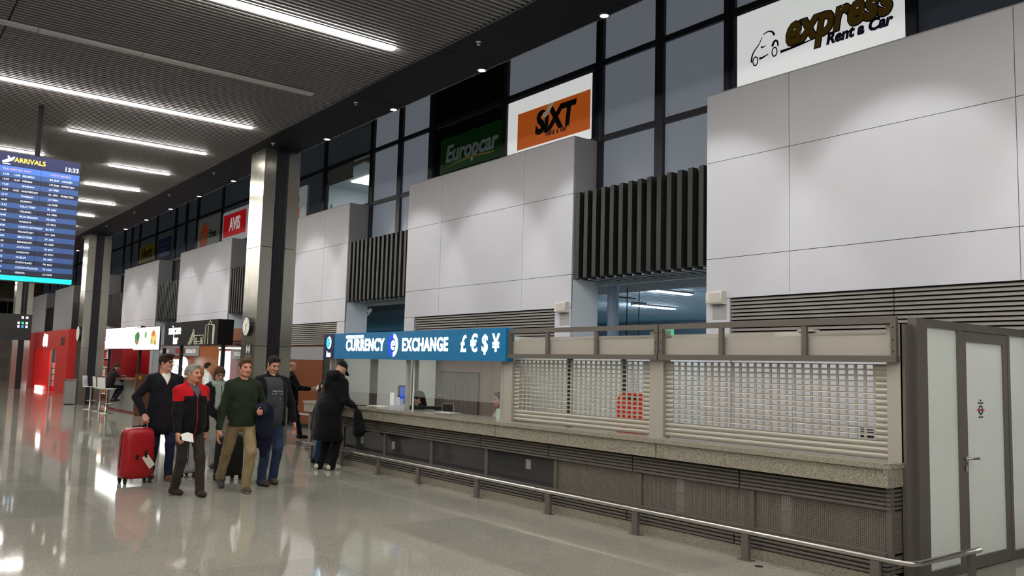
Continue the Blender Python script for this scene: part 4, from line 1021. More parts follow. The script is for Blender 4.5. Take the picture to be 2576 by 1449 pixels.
def sdf_mesh(prims, h, wr=0., wf=16.):
    """blend the primitives into one closed surface (surface nets); returns verts, quads, material per quad"""
    lo = np.min([_bb(p)[0] for p in prims if not p['sub']], 0)-3*h; hi = np.max([_bb(p)[1] for p in prims if not p['sub']], 0)+3*h
    n = np.ceil((hi-lo)/h).astype(int)+1
    F = np.full(n, .3)
    ax = [lo[i]+h*np.arange(n[i]) for i in range(3)]
    for p in prims:
        b0, b1 = _bb(p); mg = p['k']+3*h
        i0 = np.clip(np.floor((b0-mg-lo)/h).astype(int), 0, n-1); i1 = np.clip(np.ceil((b1+mg-lo)/h).astype(int)+1, 1, n)
        sl_ = tuple(slice(i0[i], i1[i]) for i in range(3))
        P = np.stack(np.meshgrid(*[ax[i][sl_[i]] for i in range(3)], indexing='ij'), -1)
        d = _ev(p, P); f = F[sl_]; k = p['k']
        if p['sub']:
            hh = np.maximum(k-np.abs(f+d), 0)/k; F[sl_] = np.maximum(f, -d)+hh*hh*k*.25
        else:
            hh = np.maximum(k-np.abs(f-d), 0)/k; F[sl_] = np.minimum(f, d)-hh*hh*k*.25
    if wr:
        X, Y, Z = np.meshgrid(*ax, indexing='ij')
        F = F + wr*(np.sin(wf*(Z+.45*X-.2*Y)+3*np.sin(9*X+2*Y))*.6+np.sin(wf*1.7*(Z*.7-.6*X+.5*Y)+2*np.sin(11*Z))*.4)
    S = F < 0
    c = np.zeros(n-1, int)
    for dx in (0, 1):
        for dy in (0, 1):
            for dz in (0, 1): c += S[dx:n[0]-1+dx, dy:n[1]-1+dy, dz:n[2]-1+dz]
    act = (c > 0) & (c < 8); idx = np.full(n-1, -1); ii = np.argwhere(act); idx[act] = np.arange(len(ii))
    acc = np.zeros((len(ii), 3)); cnt = np.zeros(len(ii))
    for axi in range(3):
        o1, o2 = [q for q in range(3) if q != axi]
        for u in (0, 1):
            for v in (0, 1):
                a = ii.copy(); a[:, o1] += u; a[:, o2] += v; b = a.copy(); b[:, axi] += 1
                fa = F[tuple(a.T)]; fb = F[tuple(b.T)]; cr = (fa < 0) != (fb < 0)
                t = np.where(cr, fa/np.where(cr, fa-fb, 1), 0)
                pt = a.astype(float); pt[:, axi] += t
                acc += pt*cr[:, None]; cnt += cr
    V = lo+h*acc/np.maximum(cnt, 1)[:, None]
    Q = []
    for axi in range(3):
        o1, o2 = (axi+1) % 3, (axi+2) % 3
        s = [slice(None)]*3; s2 = [slice(None)]*3; s[axi] = slice(0, n[axi]-1); s2[axi] = slice(1, n[axi])
        cr = S[tuple(s)] != S[tuple(s2)]; e = np.argwhere(cr)
        e = e[(e[:, o1] > 0) & (e[:, o2] > 0) & (e[:, o1] < n[o1]-1) & (e[:, o2] < n[o2]-1)]
        if len(e) == 0: continue
        ins = S[tuple(e.T)]
        def g(d1, d2):
            q = e.copy(); q[:, o1] -= d1; q[:, o2] -= d2; return idx[tuple(q.T)]
        q = np.stack([g(0, 0), g(1, 0), g(1, 1), g(0, 1)], -1); q[~ins] = q[~ins][:, ::-1]; Q.append(q)
    Q = np.concatenate(Q); Q = Q[(Q >= 0).all(1)]
    C = V[Q].mean(1); qm = np.zeros(len(Q), int)
    for p in prims:
        if p['m'] and not p['sub']: qm[_ev(p, C) < .0016+p['k']*.22] = p['m']
    return V, Q, qm
class Parts:
    """collects SDF pieces into one mesh object"""
    def __init__(s): s.V = []; s.Q = []; s.M = []; s.n = 0
    def add(s, res, Rm=None, off=None, mi=None):
        V, Q, M_ = res
        if Rm is not None: V = V@np.array(Rm).T
        if off is not None: V = V+off
        s.V.append(V); s.Q.append(Q+s.n); s.M.append(M_ if mi is None else np.full(len(Q), mi)); s.n += len(V); return s
    def obj(s, name, mats, parent, fn=None):
        V = np.concatenate(s.V); Q = np.concatenate(s.Q); M_ = np.concatenate(s.M)
        if fn is not None: M_ = fn(V[Q].mean(1), M_)
        me = bpy.data.meshes.new(name); me.vertices.add(len(V)); me.vertices.foreach_set('co', V.astype(np.float32).ravel())
        me.loops.add(4*len(Q)); me.loops.foreach_set('vertex_index', Q.astype(np.int32).ravel())
        me.polygons.add(len(Q)); me.polygons.foreach_set('loop_start', np.arange(0, 4*len(Q), 4, dtype=np.int32))
        for m in mats: me.materials.append(m)
        me.polygons.foreach_set('material_index', M_.astype(np.int32)); me.polygons.foreach_set('use_smooth', np.ones(len(Q), bool))
        me.update(calc_edges=True); me.validate()
        o = bpy.data.objects.new(name, me); link(o, parent); return o
def ik(a, c, l1, l2, hint):
    a, c, hint = np.array(a, float), np.array(c, float), np.array(hint, float)
    d = c-a; L = np.linalg.norm(d); L2 = min(L, (l1+l2)*.999); u = d/L
    c2 = a+u*L2; x = (l1*l1-l2*l2+L2*L2)/(2*L2); hgt = math.sqrt(max(l1*l1-x*x, 0))
    hn = hint-u*(hint@u); hn /= np.linalg.norm(hn)
    return a+u*x+hn*hgt, c2
def rotz(a): c, s = math.cos(a), math.sin(a); return np.array([[c, -s, 0], [s, c, 0], [0, 0, 1.]])
def rotx(a): c, s = math.cos(a), math.sin(a); return np.array([[1., 0, 0], [0, c, -s], [0, s, c]])
def roty(a): c, s = math.cos(a), math.sin(a); return np.array([[c, 0, s], [0, 1., 0], [-s, 0, c]])

M_eye = mat('eye_dark', '#2a211d', .3)
def skin(c): return mat('skin_%s' % c[1:], c, .5, noise=(18, .05))
def cloth(c, r=.85, b=(38, .35)): return mat('cloth_%s' % c[1:], c, r, bump=b, noise=(9, .1), sheen=.05, spec=.2)

def head_prims(jaw=1., neck=.055, beard=False):
    p = [El((0, -.012, .028), (.074, .094, .090), k=.03), El((0, .018, -.03), (.060*jaw, .070, .082), k=.03), El((0, .058, -.090), (.030*jaw, .026, .022), k=.03),
         Cn((-.045, -.0, -.06), (-.022, .05, -.088), .022*jaw, k=.03), Cn((.045, -.0, -.06), (.022, .05, -.088), .022*jaw, k=.03),
         Cn((-.034, .076, .024), (.034, .076, .024), .010, k=.015), El((.036, .058, -.032), (.024, .024, .026), k=.02), El((-.036, .058, -.032), (.024, .024, .026), k=.02),
         Cn((0, .084, .012), (0, .106, -.030), .007, .0125, k=.012), El((.012, .094, -.034), (.010, .012, .008), k=.01), El((-.012, .094, -.034), (.010, .012, .008), k=.01),
         El((.031, .094, .004), (.017, .014, .010), sub=True, k=.012), El((-.031, .094, .004), (.017, .014, .010), sub=True, k=.012),
         El((.031, .077, .003), (.013, .011, .008), m=1, k=.002), El((-.031, .077, .003), (.013, .011, .008), m=1, k=.002),
         Cn((.016, .085, .022), (.046, .074, .021), .0045, m=3, k=.003), Cn((-.016, .085, .022), (-.046, .074, .021), .0045, m=3, k=.003),
         El((0, .082, -.0615), (.022, .0115, .0052), m=2, k=.004), El((0, .080, -.0695), (.018, .0115, .0050), m=2, k=.004),
         El((.075, -.008, -.008), (.010, .020, .031), k=.008), El((-.075, -.008, -.008), (.010, .020, .031), k=.008),
         Cn((0, -.022, -.07), (0, -.040, -.19), neck, neck+.006, k=.03)]
    return p
def hair_prims(style):
    if style == 'short': return [El((0, -.016, .033), (.0785, .0985, .093), pl=[((0, -.98, 1), -.004)]), El((0, .045, .098), (.052, .040, .020), k=.03), Cn((.071, .012, -.012), (.069, .022, .045), .009, .012), Cn((-.071, .012, -.012), (-.069, .022, .045), .009, .012)]
    if style == 'quiff': return [El((0, -.014, .034), (.082, .103, .096), pl=[((0, -.72, 1), -.02)]), El((0, .055, .105), (.066, .05, .030), k=.03), Cn((-.074, .02, .0), (-.07, .03, .03), .010), Cn((.074, .02, .0), (.07, .03, .03), .010)]
    if style == 'thin': return [El((0, -.016, .032), (.078, .098, .090), pl=[((0, -1.0, 1), .02)]), El((.0, -.03, .03), (.079, .085, .08), pl=[((0, -1.3, .2), .02)])]
    if style == 'bun': return [El((0, -.014, .034), (.084, .104, .098), pl=[((0, -.75, 1), -.03)]), El((0, -.10, .05), (.045, .045, .04), k=.03), Cn((-.075, .01, -.05), (-.078, .0, .03), .016, k=.03), Cn((.075, .01, -.05), (.078, .0, .03), .016, k=.03)]
    if style == 'bald': return [El((0, -.016, .03), (.078, .098, .08), pl=[((0, -1.5, -.3), .04), ((0, 0, -1), -.05)])]
    if style == 'long': return [El((0, -.014, .034), (.086, .106, .10), pl=[((0, -.75, 1), -.04)]), Cn((0, -.06, .0), (0, -.075, -.13), .085, .075, k=.04, sc=(1, .75, 1))]
    return [El((0, -.02, .05), (.086, .106, .086), pl=[((0, -.25, 1), .022)]), Cn((0, .07, .03), (0, .15, .02), .06, .055, k=.01, sc=(1, 1, .14)), Cn((0, -.09, .03), (0, -.05, .01), .05, .06, sc=(1, .6, .4))]  # cap
def hand_prims(curl, grip=False):
    p = [Cn((0, -.05, 0), (0, .01, 0), .027, .027, k=.02), El((0, .045, 0), (.041, .052, .017), k=.015)]
    for i, (x, L, y0) in enumerate(((.030, .95, .088), (.010, 1.06, .094), (-.010, 1.0, .090), (-.029, .8, .080))):
        a = curl*(.9+.12*i); pt = v3(x, y0, 0); ang = a*.6
        for sL, r0 in ((.040, .0095), (.026, .0088), (.021, .0078)):
            d = v3(0, math.cos(ang), -math.sin(ang))*sL*L; p.append(Cn(pt, pt+d, r0, r0*.93, k=.006)); pt = pt+d; ang += a
    p += [Cn((.030, .018, -.006), (.055, .052, -.016 - .012*curl), .0125, .011, k=.012), Cn((.055, .052, -.016-.012*curl), (.050-.02*curl, .083, -.022-.03*curl), .0105, .009, k=.006)]
    return p

def person(label, x, y, heading, H=1.75, lean=0., twist=0., hipz=None, hipxy=(0, 0), fR=(.1, .05, .09), fL=(-.1, -.05, .09), toeR=0., toeL=0., pitR=0., pitL=0.,
           hR=(.27, .05, .80), hL=(-.27, .05, .80), eR=(.5, -1, 0), eL=(-.5, -1, 0), curlR=.45, curlL=.45, palmR=None, palmL=None, hyaw=0., hpitch=0., hroll=0., skin_c='#c89a80', hair='short', hair_c='#3a2a20', brow=None,
           top='#222', topfn=None, topm=None, bulk=1., hem=.78, collar=True, collar_m=0, bottom='#334', wide=1., shoe='#4a3020', sole='#8a8478', girth=1., coat=None, jaw=1., extra=None, head_z=0.):
    s = H/1.75
    o = root('person', (x, y, 0), label, 'person', rz=R(heading))
    S = lambda p: np.array(p, float)*s
    hz = (hipz if hipz is not None else .93)*s
    pel = v3(hipxy[0]*s, hipxy[1]*s, hz+.03*s)
    T = rotz(R(twist))@rotx(-R(lean))
    up = lambda p: pel+T@(S(p))
    ch = up((0, .01, .34)); ab_ = up((0, .015, .14)); nk = up((0, -.005, .535))
    shR, shL = up((.180*girth**.5, -.005, .435)), up((-.180*girth**.5, -.005, .435))
    hp = {1: pel+S((.092, 0, -.03)), -1: pel+S((-.092, 0, -.03))}
    an = {1: S(fR), -1: S(fL)}
    kn = {q: ik(hp[q], an[q], .44*s, .42*s, (0.05*q, 1, 0))[0] for q in (1, -1)}; an = {q: ik(hp[q], an[q], .44*s, .42*s, (0, 1, 0))[1] for q in (1, -1)}
    wr_ = {1: S(hR), -1: S(hL)}; sh = {1: shR, -1: shL}; hint = {1: eR, -1: eL}
    el = {}; 
    for q in (1, -1): el[q], wr_[q] = ik(sh[q], wr_[q], .295*s, .265*s, hint[q])
    # ---- skin
    sk = Parts()
    sk.add(sdf_mesh([Cn(pel, ch, .10*s, .11*s, sc=(1.2, .85, 1)), Cn(ch, nk, .09*s, .06*s)] + [Cn(hp[q], kn[q], .06*s, .045*s) for q in (1, -1)] + [Cn(kn[q], an[q], .042*s, .032*s) for q in (1, -1)] + [Cn(sh[q], el[q], .042*s, .034*s) for q in (1, -1)] + [Cn(el[q], wr_[q], .034*s, .026*s) for q in (1, -1)], .02))
    hs_ = 1.0*(.5+.5*s)
    RH = T@rotz(R(hyaw))@rotx(-R(hpitch))@roty(R(hroll))
    hc = nk+T@(S((0, .03, .135+head_z)))
    sk.add(sdf_mesh(head_prims(jaw), .0048), RH*hs_, hc)
    for q, cu, pm in ((1, curlR, palmR), (-1, curlL, palmL)):
        f_ = wr_[q]-el[q]; f_ = f_/np.linalg.norm(f_)
        pn = np.array(pm if pm is not None else (q*1., 0, 0), float)   # direction of the back of the hand
        zz = pn-f_*(pn@f_); zz /= np.linalg.norm(zz); xx = np.cross(f_, zz)
        Rm = np.stack([xx, f_, zz], 1)
        res = sdf_mesh(hand_prims(cu), .0045)
        # thumb points forward: mirror the hand where needed
        if (xx@v3(0, 1, .3)) < 0: V_, Q_, M_ = res; V_ = V_*v3(-1, 1, 1); res = (V_, Q_[:, ::-1], M_)
        sk.add(res, Rm, wr_[q]+f_*.03)
    lip = mat('lips_%s' % skin_c[1:], '#%02x%02x%02x' % tuple(int(int(skin_c[i:i+2], 16)*f) for i, f in ((1, .80), (3, .62), (5, .62))), .5)
    sk.obj('body', [skin(skin_c), M_eye, lip, cloth(brow or hair_c)], o)
    # ---- hair or cap
    Parts().add(sdf_mesh(hair_prims(hair), .005, .0018, 60), RH*hs_, hc).obj('cap' if hair == 'cap' else 'hair', [cloth(hair_c, .6, (120, .6))], o)
    # ---- upper garment
    bk = bulk; g = girth; hm = hem*s
    pr = [El(ch-T@S((0, 0, .02)), S((.170*bk*g, .122*bk*g, .19)), k=.06, Rm=T), El(ab_, S((.165*bk*g, .128*bk*g, .19)), k=.06, Rm=T), El(pel+S((0, .005, -.02)), S((.178*bk*g**.5, .135*bk*g, .20)), k=.06, zmin=hm),
          Cn(shR, nk+T@S((.045, -.02, -.025)), .060*s*bk, .046*s, k=.05), Cn(shL, nk+T@S((-.045, -.02, -.025)), .060*s*bk, .046*s, k=.05)]
    if hm < .72*s: pr.append(Cn(pel, v3(pel[0], pel[1]-.01, hm+.12*s), .17*s*bk, .20*s*bk, k=.05, sc=(1.05, .85, 1), zmin=hm))
    for q in (1, -1):
        pr += [Cn(sh[q]+T@S((-.012*q, 0, -.005)), el[q], .064*s*bk, .053*s*bk, k=.03), Cn(el[q], wr_[q]+(el[q]-wr_[q])*.04, .053*s*bk, .040*s*bk, k=.03)]
    if collar: pr += [Cn(nk+T@S((.0, -.045, -.01)), nk+T@S((0, -.05, .035)), .052*s, .05*s, m=collar_m, k=.02, sc=(1.25, .7, 1))] + [Cn(nk+T@S((q*.058, -.02, .03)), nk+T@S((q*.035, .055, -.035)), .018*s, .022*s, m=collar_m, k=.02) for q in (1, -1)]
    else: pr += [Cn(nk+T@S((0, -.01, -.05)), nk+T@S((0, -.01, -.015)), .068*s, .060*s, k=.03)]
    if extra: pr += extra(dict(s=s, S=S, up=up, T=T, nk=nk, ch=ch, pel=pel, el=el, wr=wr_, sh=sh, hc=hc, RH=RH))
    tm = [cloth(top)] + [m for m in (topm or [])]
    Ti = T.T
    fn = None
    if topfn: fn = lambda Pc, M_: topfn(((Pc-pel)@T)/s, M_)
    Parts().add(sdf_mesh(pr, .0105, .0045, 24)).obj('jacket' if collar else 'sweater', tm, o, fn)
    # ---- trousers
    pt = [El(pel+S((0, 0, -.03)), S((.162*g**.5, .120*g**.5, .13)), k=.05)]
    for q in (1, -1):
        pt += [Cn(hp[q]+S((0, 0, .0)), kn[q], .087*s*wide, .066*s*wide, k=.04), Cn(kn[q], an[q]+S((0, -.008, -.032)), .064*s*wide, .056*s*wide, k=.03)]
    Parts().add(sdf_mesh(pt, .0105, .005, 26)).obj('trousers', [cloth(bottom)], o)
    # ---- shoes
    for q, toe, pit in ((1, toeR, pitR), (-1, toeL, pitL)):
        sp = [Cn((0, -.055, -.045), (0, .14, -.055), .042, .036, k=.03, sc=(1, 1, .9), zmin=-.088), Cn((0, -.03, -.03), (0, -.03, -.01), .038, .034, k=.03), El((0, .06, -.045), (.042, .10, .04), k=.03, zmin=-.088)]
        Rm = rotz(R(toe))@rotx(-R(pit))
        Parts().add(sdf_mesh(sp, .0075), Rm*s, an[q]).obj('shoe', [cloth(shoe, .5, (60, .1)), cloth(sole, .6)], o, fn=lambda Pc, M_, A=an[q], RR=Rm: np.where((((Pc-A)@RR)/s)[:, 2] < -.066, 1, 0))
    J = dict(root=o, nk=nk, ch=ch, pel=pel, el=el, wr=wr_, sh=sh, hc=hc, RH=RH, hs=hs_, T=T, s=s, up=up, kn=kn, an=an)
    return J
def headpart(J, name, mb, m, smooth=False):
    M4 = Matrix([list(J['RH'][i]*J['hs'])+[J['hc'][i]] for i in range(3)]+[[0, 0, 0, 1]])
    return put(name, mb.xform(M4), m, J['root'], smooth=smooth, local=True)
def glasses(J, c='#2a2018'):
    mb = MB()
    for q in (1, -1):
        mb.tube([(q*.033+.024*math.cos(a*math.pi/6), .100-.01*abs(math.cos(a*math.pi/6)), .002+.018*math.sin(a*math.pi/6)) for a in range(13)], .0035, 5)
        mb.tube([(q*.057, .09, .006), (q*.08, .06, .008), (q*.083, -.01, .006)], .003, 5)
    mb.tube([(-.01, .101, .006), (.01, .101, .006)], .003, 5)
    headpart(J, 'glasses', mb, mat('spectacle_frame', c, .3))
def wpos(J, p):
    """person frame -> world"""
    a = J['root'].rotation_euler.z; c, s_ = math.cos(a), math.sin(a)
    return (J['root'].location.x+c*p[0]-s_*p[1], J['root'].location.y+s_*p[0]+c*p[1], p[2])

# heading: 0 = walking along +Y; the group comes towards the viewer
# 1  tall man in a dark coat with the red suitcase (his right hand is on the image left)
def f1(P, M_):
    w_ = np.clip((P[:, 2]-.375)*.5, 0, .06)
    return np.where((P[:, 1] > .02) & (np.abs(P[:, 0]) < w_) & (P[:, 2] > .37), 2, np.where((P[:, 1] > .05) & (np.abs(P[:, 0]) < .055), 1, M_))
J1 = person('tall man in a dark navy coat and open white collar holding the red suitcase', 3.62, 12.88, 178, 1.80, hR=(.28, .10, .93), eR=(.9, -.6, 0), curlR=1.5, palmR=(.2, .6, .8), hL=(-.27, .06, .82),
   fR=(.10, -.10, .1), fL=(-.09, .14, .09), hyaw=42, hair='quiff', hair_c='#2a1c16', skin_c='#c48e78', top='#12131b', topfn=f1, topm=[cloth('#1a1318'), cloth('#d9d6cf')], bulk=1.14, hem=.64, bottom='#1a2036', shoe='#5d3d22', girth=1.08)
glasses(J1)
# 2  grey haired man in the red and black jacket
def f2(P, M_):
    yoke = ((P[:, 2] > .425-.5*np.maximum(P[:, 1], 0)+.25*np.maximum(.16-np.abs(P[:, 0]), 0)) & (np.abs(P[:, 0]) > .05)) | ((np.abs(P[:, 0]) > .165) & (P[:, 2] > .30-.0*P[:, 0])) | ((P[:, 2] > .44) & (P[:, 1] < .03))
    zip_ = (P[:, 1] > .05) & (np.abs(P[:, 0]) < .005) & (P[:, 2] < .36)
    shirt = (P[:, 1] > .03) & (np.abs(P[:, 0]) < np.clip((P[:, 2]-.33)*.40, 0, .06))
    return np.where(shirt, 2, np.where(zip_ | yoke, 1, M_))
J2 = person('grey haired man in a red and black fleece jacket with a white paper in hand', 3.50, 11.24, 192, 1.67, hR=(.27, .20, .82), eR=(.6, -1, -.2), curlR=1.2, hL=(-.30, -.10, .82), curlL=1.3, fR=(.10, -.12, .10), fL=(-.12, .16, .09), toeR=8, toeL=-8,
   hyaw=20, hair='short', hair_c='#8e8a86', brow='#7a6a60', skin_c='#c28a70', top='#0d0d10', topfn=f2, topm=[cloth('#b00f18'), cloth('#53545c')], bulk=1.16, hem=.74, bottom='#332d2b', wide=1.05, shoe='#3a2620', sole='#2a211d', girth=1.12)
# 3  man in the dark green sweater
J3 = person('man in a dark green sweater and khaki trousers carrying a navy jacket', 4.20, 11.30, 178, 1.80, hR=(.30, .04, .80), hL=(-.20, .20, 1.05), eL=(-.6, -1, -.2), curlL=1.0, fR=(.10, -.44, .16), pitR=38, fL=(-.05, .14, .09), hipz=.90, hyaw=8, hpitch=4,
   hair='short', hair_c='#4c3424', skin_c='#c98c74', top='#1f2a1c', collar=False, bulk=1.04, hem=.84, bottom='#8d7b5c', wide=1.06, shoe='#4a4440', sole='#b9b3a6', girth=1.06)
# 4  man in the grey T-shirt and open dark jacket
def f4(P, M_):
    open_ = (P[:, 1] > .03) & (P[:, 0] > -.10) & (P[:, 0] < .085+.05*(P[:, 2] > .1)) & (P[:, 2] < .50)
    return np.where(open_, 1, M_)
def e4(d):
    S, up = d['S'], d['up']
    return [Cn(up((.115, .125, .40)), up((.13, .13, -.13)), .018, k=.012), Cn(up((-.125, .125, .40)), up((-.15, .13, -.16)), .018, k=.012)]
J4 = person('dark haired man in a grey printed T-shirt, open black jacket and jeans', 4.78, 11.76, 186, 1.82, hR=(.27, .05, .84), hL=(-.33, .06, .86), eL=(-1, -.5, 0), fR=(.11, .06, .09), fL=(-.10, -.02, .09), toeR=6, toeL=-10, hyaw=4, hpitch=24,
   hair='short', hair_c='#241a16', skin_c='#c79078', top='#101014', topfn=f4, topm=[cloth('#3d3e42')], bulk=1.16, hem=.76, bottom='#2c3a54', wide=1.08, shoe='#4a3a30', sole='#2c2622', girth=1.16, extra=e4, jaw=1.06)
# 5  young woman with glasses and grey scarf
def e5(d):
    S, up = d['S'], d['up']
    return [Cn(up((.08, .05, .49)), up((-.08, .06, .49)), .05, m=1, k=.03), Cn(up((.03, .09, .48)), up((.05, .14, .10)), .045, .04, m=1, k=.03), Cn(up((-.03, .09, .48)), up((-.05, .14, .12)), .04, .04, m=1, k=.03), Cn(up((.09, -.03, .5)), up((-.09, -.03, .5)), .05, m=1, k=.03)]
J5 = person('young woman with glasses, grey scarf and patterned grey trousers behind the sweater man', 4.78, 14.0, 185, 1.63, hR=(.24, .06, .78), hL=(-.22, .12, .9), hyaw=-6, hpitch=22, hair='bun', hair_c='#4a3524', skin_c='#c99a84', top='#141418', topm=[cloth('#8e9a92', .9, (22, .8))], hem=.74,
   bottom='#8f8f8a', fR=(.08, .10, .09), fL=(-.08, -.14, .12), shoe='#15151a', sole='#15151a', extra=e5)
glasses(J5)
# 6  man in a white shirt at the bar
J6 = person('man in a white shirt standing at the suitcase bar', 7.28, 22.2, -105, 1.68, hR=(.24, .2, 1.0), hL=(-.24, .2, 1.0), hair='thin', hair_c='#2f251f', skin_c='#bd8468', top='#d6d8da', topm=[], bulk=1.02, hem=.85, bottom='#22242c', hyaw=10)
# 7  bald man reading a white paper
J7 = person('bald man in black reading a white paper behind the steel column', 7.98, 18.5, -108, 1.75, hR=(.16, .40, 1.15), hL=(-.05, .42, 1.13), curlR=.9, curlL=.9, palmR=(.3, 0, -1), palmL=(-.3, 0, -1), fR=(.10, .26, .09), fL=(-.10, -.2, .12), hpitch=22, hair='bald', hair_c='#8a7468', skin_c='#d3a08c', top='#101016', hem=.70, bulk=1.12, bottom='#1a1420', shoe='#141821', sole='#2a2a2c')
# 8  man in cap and long coat at the counter
def e8(d):
    S, up = d['S'], d['up']
    return [Cn(up((.11, -.12, .52)), up((-.11, -.12, .52)), .085, k=.03), Cn(up((.12, -.02, .52)), up((.10, -.11, .50)), .06, k=.03), Cn(up((-.12, -.02, .52)), up((-.10, -.11, .50)), .06, k=.03), Cn(up((0, -.13, .48)), up((0, -.16, .34)), .09, .06, k=.05)]
J8 = person('man in a black cap and long black coat leaning over the counter', 6.36, 13.05, -78, 1.82, lean=17, hipxy=(0, -.06), hipz=.92, hR=(.20, .27, 1.0), hL=(-.22, .42, 1.08), curlR=.7, curlL=.35, palmL=(0, 0, 1), palmR=(.3, 0, 1), fR=(.12, -.04, .09), fL=(-.08, -.12, .09), hpitch=24, hyaw=8, hair='cap', hair_c='#0e0e12', brow='#3a2a20', skin_c='#b98a72',
   top='#0b0b0e', bulk=1.3, hem=.46, bottom='#0d0d11', wide=1.2, shoe='#bdb9a8', sole='#d8d6cc', extra=e8, girth=1.1)
# 9  second person at the counter, mostly hidden
def e9(d):
    up = d['up']; return [Cn(up((.10, -.07, .50)), up((-.10, -.07, .50)), .065, k=.03)]
J9 = person('person in a black hooded jacket and blue jeans beside the cap man', 6.58, 13.85, -80, 1.58, lean=12, hR=(.2, .35, 1.02), hL=(-.2, .35, 1.02), hair='long', hair_c='#141216', skin_c='#c0917c', top='#0c0c10', bulk=1.2, hem=.60, bottom='#23405f', shoe='#101014', sole='#101014', extra=e9, hpitch=25)
# 10 man on the bar stool
J10 = person('man in dark clothes sitting on a bar stool at the counter', 6.62, 29.9, -75, 1.74, hipz=.80, lean=22, fR=(.10, .22, .42), fL=(-.10, .26, .40), hR=(.16, .46, 1.12), hL=(-.22, .44, 1.12), hair='short', hair_c='#3a2c24', skin_c='#a97860', top='#1c1613', bottom='#1d1f2a', hem=.72, shoe='#5a3524', sole='#3a2a20', bulk=1.1)
# 11, 12 clerks behind the counter
J11 = person('clerk with dark hair and dark suit sitting behind the currency counter', 8.0, 12.95, 62, 1.66, hipz=.53, fR=(.1, .42, .09), fL=(-.1, .42, .09), hR=(.2, .38, .80), hL=(-.2, .38, .80), hair='long', hair_c='#241a1a', skin_c='#c79a86', top='#1a1c24', hem=.42, bottom='#1a1c24', topfn=lambda P, M_: np.where((P[:, 1] > .03) & (np.abs(P[:, 0]) < np.clip((P[:, 2]-.3)*.4, 0, .06)), 1, M_), topm=[cloth('#e2e2e2')], hpitch=12)
J12 = person('clerk with short beard looking sideways behind the shutter post', 7.80, 10.30, 67, 1.66, hipz=.62, fR=(.1, .40, .09), fL=(-.1, .40, .09), hR=(.2, .36, .86), hL=(-.2, .36, .86), hair='short', hair_c='#2b1f18', skin_c='#cfa08a', top='#d4d7da', hem=.52, bottom='#22242c')
bd = Parts().add(sdf_mesh([El((0, .045, -.094), (.036, .036, .024), k=.02), Cn((-.03, .078, -.05), (.03, .078, -.05), .007)], .005), J12['RH']*J12['hs'], J12['hc']).obj('beard', [cloth('#2b1f18')], J12['root'])

# ---------------- things the people carry
def prop(name, label, cat, mb, m, smooth=False, **kw):
    o = put(name, mb, m, smooth=smooth); return tag(o, label, cat, **kw)
wp = wpos(J2, J2['wr'][1]); 
prop('folded_paper', 'folded white paper in the grey haired man\'s hand', 'paper', MB().prism([(wp[0]+.03, wp[1]-.10, wp[2]-.10), (wp[0]+.16, wp[1]-.14, wp[2]-.13), (wp[0]+.15, wp[1]-.12, wp[2]-.03), (wp[0]+.09, wp[1]-.10, wp[2]-.01), (wp[0]+.02, wp[1]-.08, wp[2]-.03)], (.005, .012, .004)), M_paper)
wp = wpos(J7, (J7['wr'][1]+J7['wr'][-1])/2)
prop('white_paper', 'white sheet held by the bald man', 'paper', MB().prism([(wp[0]+.06, wp[1]-.02, wp[2]-.02), (wp[0]+.14, wp[1]-.20, wp[2]-.02), (wp[0]+.36, wp[1]-.12, wp[2]+.13), (wp[0]+.30, wp[1]+.06, wp[2]+.13)], (0, .004, .004)), M_paper)
# jacket over the sweater man's arm
cj = Parts(); e_, w_ = J3['el'][-1], J3['wr'][-1]; mid = (e_+w_)/2
cj.add(sdf_mesh([Cn(e_+v3(.0, .03, 0), w_+v3(.04, .03, -.0), .075, .07, k=.04), Cn(mid+v3(-.02, .03, -.02), mid+v3(-.04, -.06, -.42), .10, .13, k=.06, sc=(1.15, .6, 1)), Cn(mid+v3(.03, .05, -.02), mid+v3(.0, .05, -.30), .085, .10, k=.05, sc=(1., .5, 1)), Cn(mid+v3(-.07, -.02, -.4), mid+v3(-.05, -.05, -.62), .07, .055, k=.04, sc=(1, .6, 1))], .0105, .007, 26))
jk = cj.obj('carried_jacket', [cloth('#11152a')], None); jk.location = J3['root'].location; jk.rotation_euler = J3['root'].rotation_euler; tag(jk, 'dark navy jacket draped over the sweater man\'s arm', 'jacket')
# black bag of the man in the cap
bg = Parts(); w_ = J8['wr'][1]
bg.add(sdf_mesh([Cn(w_+v3(.10, .02, -.12), w_+v3(.13, .04, -.40), .07, .12, k=.05, sc=(1.1, .75, 1)), Cn(w_+v3(.03, .03, .0), w_+v3(.10, .02, -.16), .02, .05, k=.04)], .0105, .006, 26))
bgo = bg.obj('black_bag', [cloth('#0c0c10')], None); bgo.location = J8['root'].location; bgo.rotation_euler = J8['root'].rotation_euler; tag(bgo, 'black bag hanging from the cap man\'s hand by the counter', 'bag')
# print on the T-shirt
tsp = MB()
for zz, ww, hh in ((.30, .15, .02), (.265, .17, .014), (.20, .10, .012)):
    rr = random.Random(int(zz*100))
    for q in range(9):
        a = -ww/2+ww*q/9; p0 = J4['up']((a, .163, zz)); h2 = hh*(.5+rr.random()*.9)
        tsp.box(p0[0], p0[0]+.009, p0[1]-.02, p0[1]+.013, p0[2], p0[2]+h2)
put('shirt_print', tsp, mat('grey_print_light', '#a8aaae', .6), J4['root'], local=True)

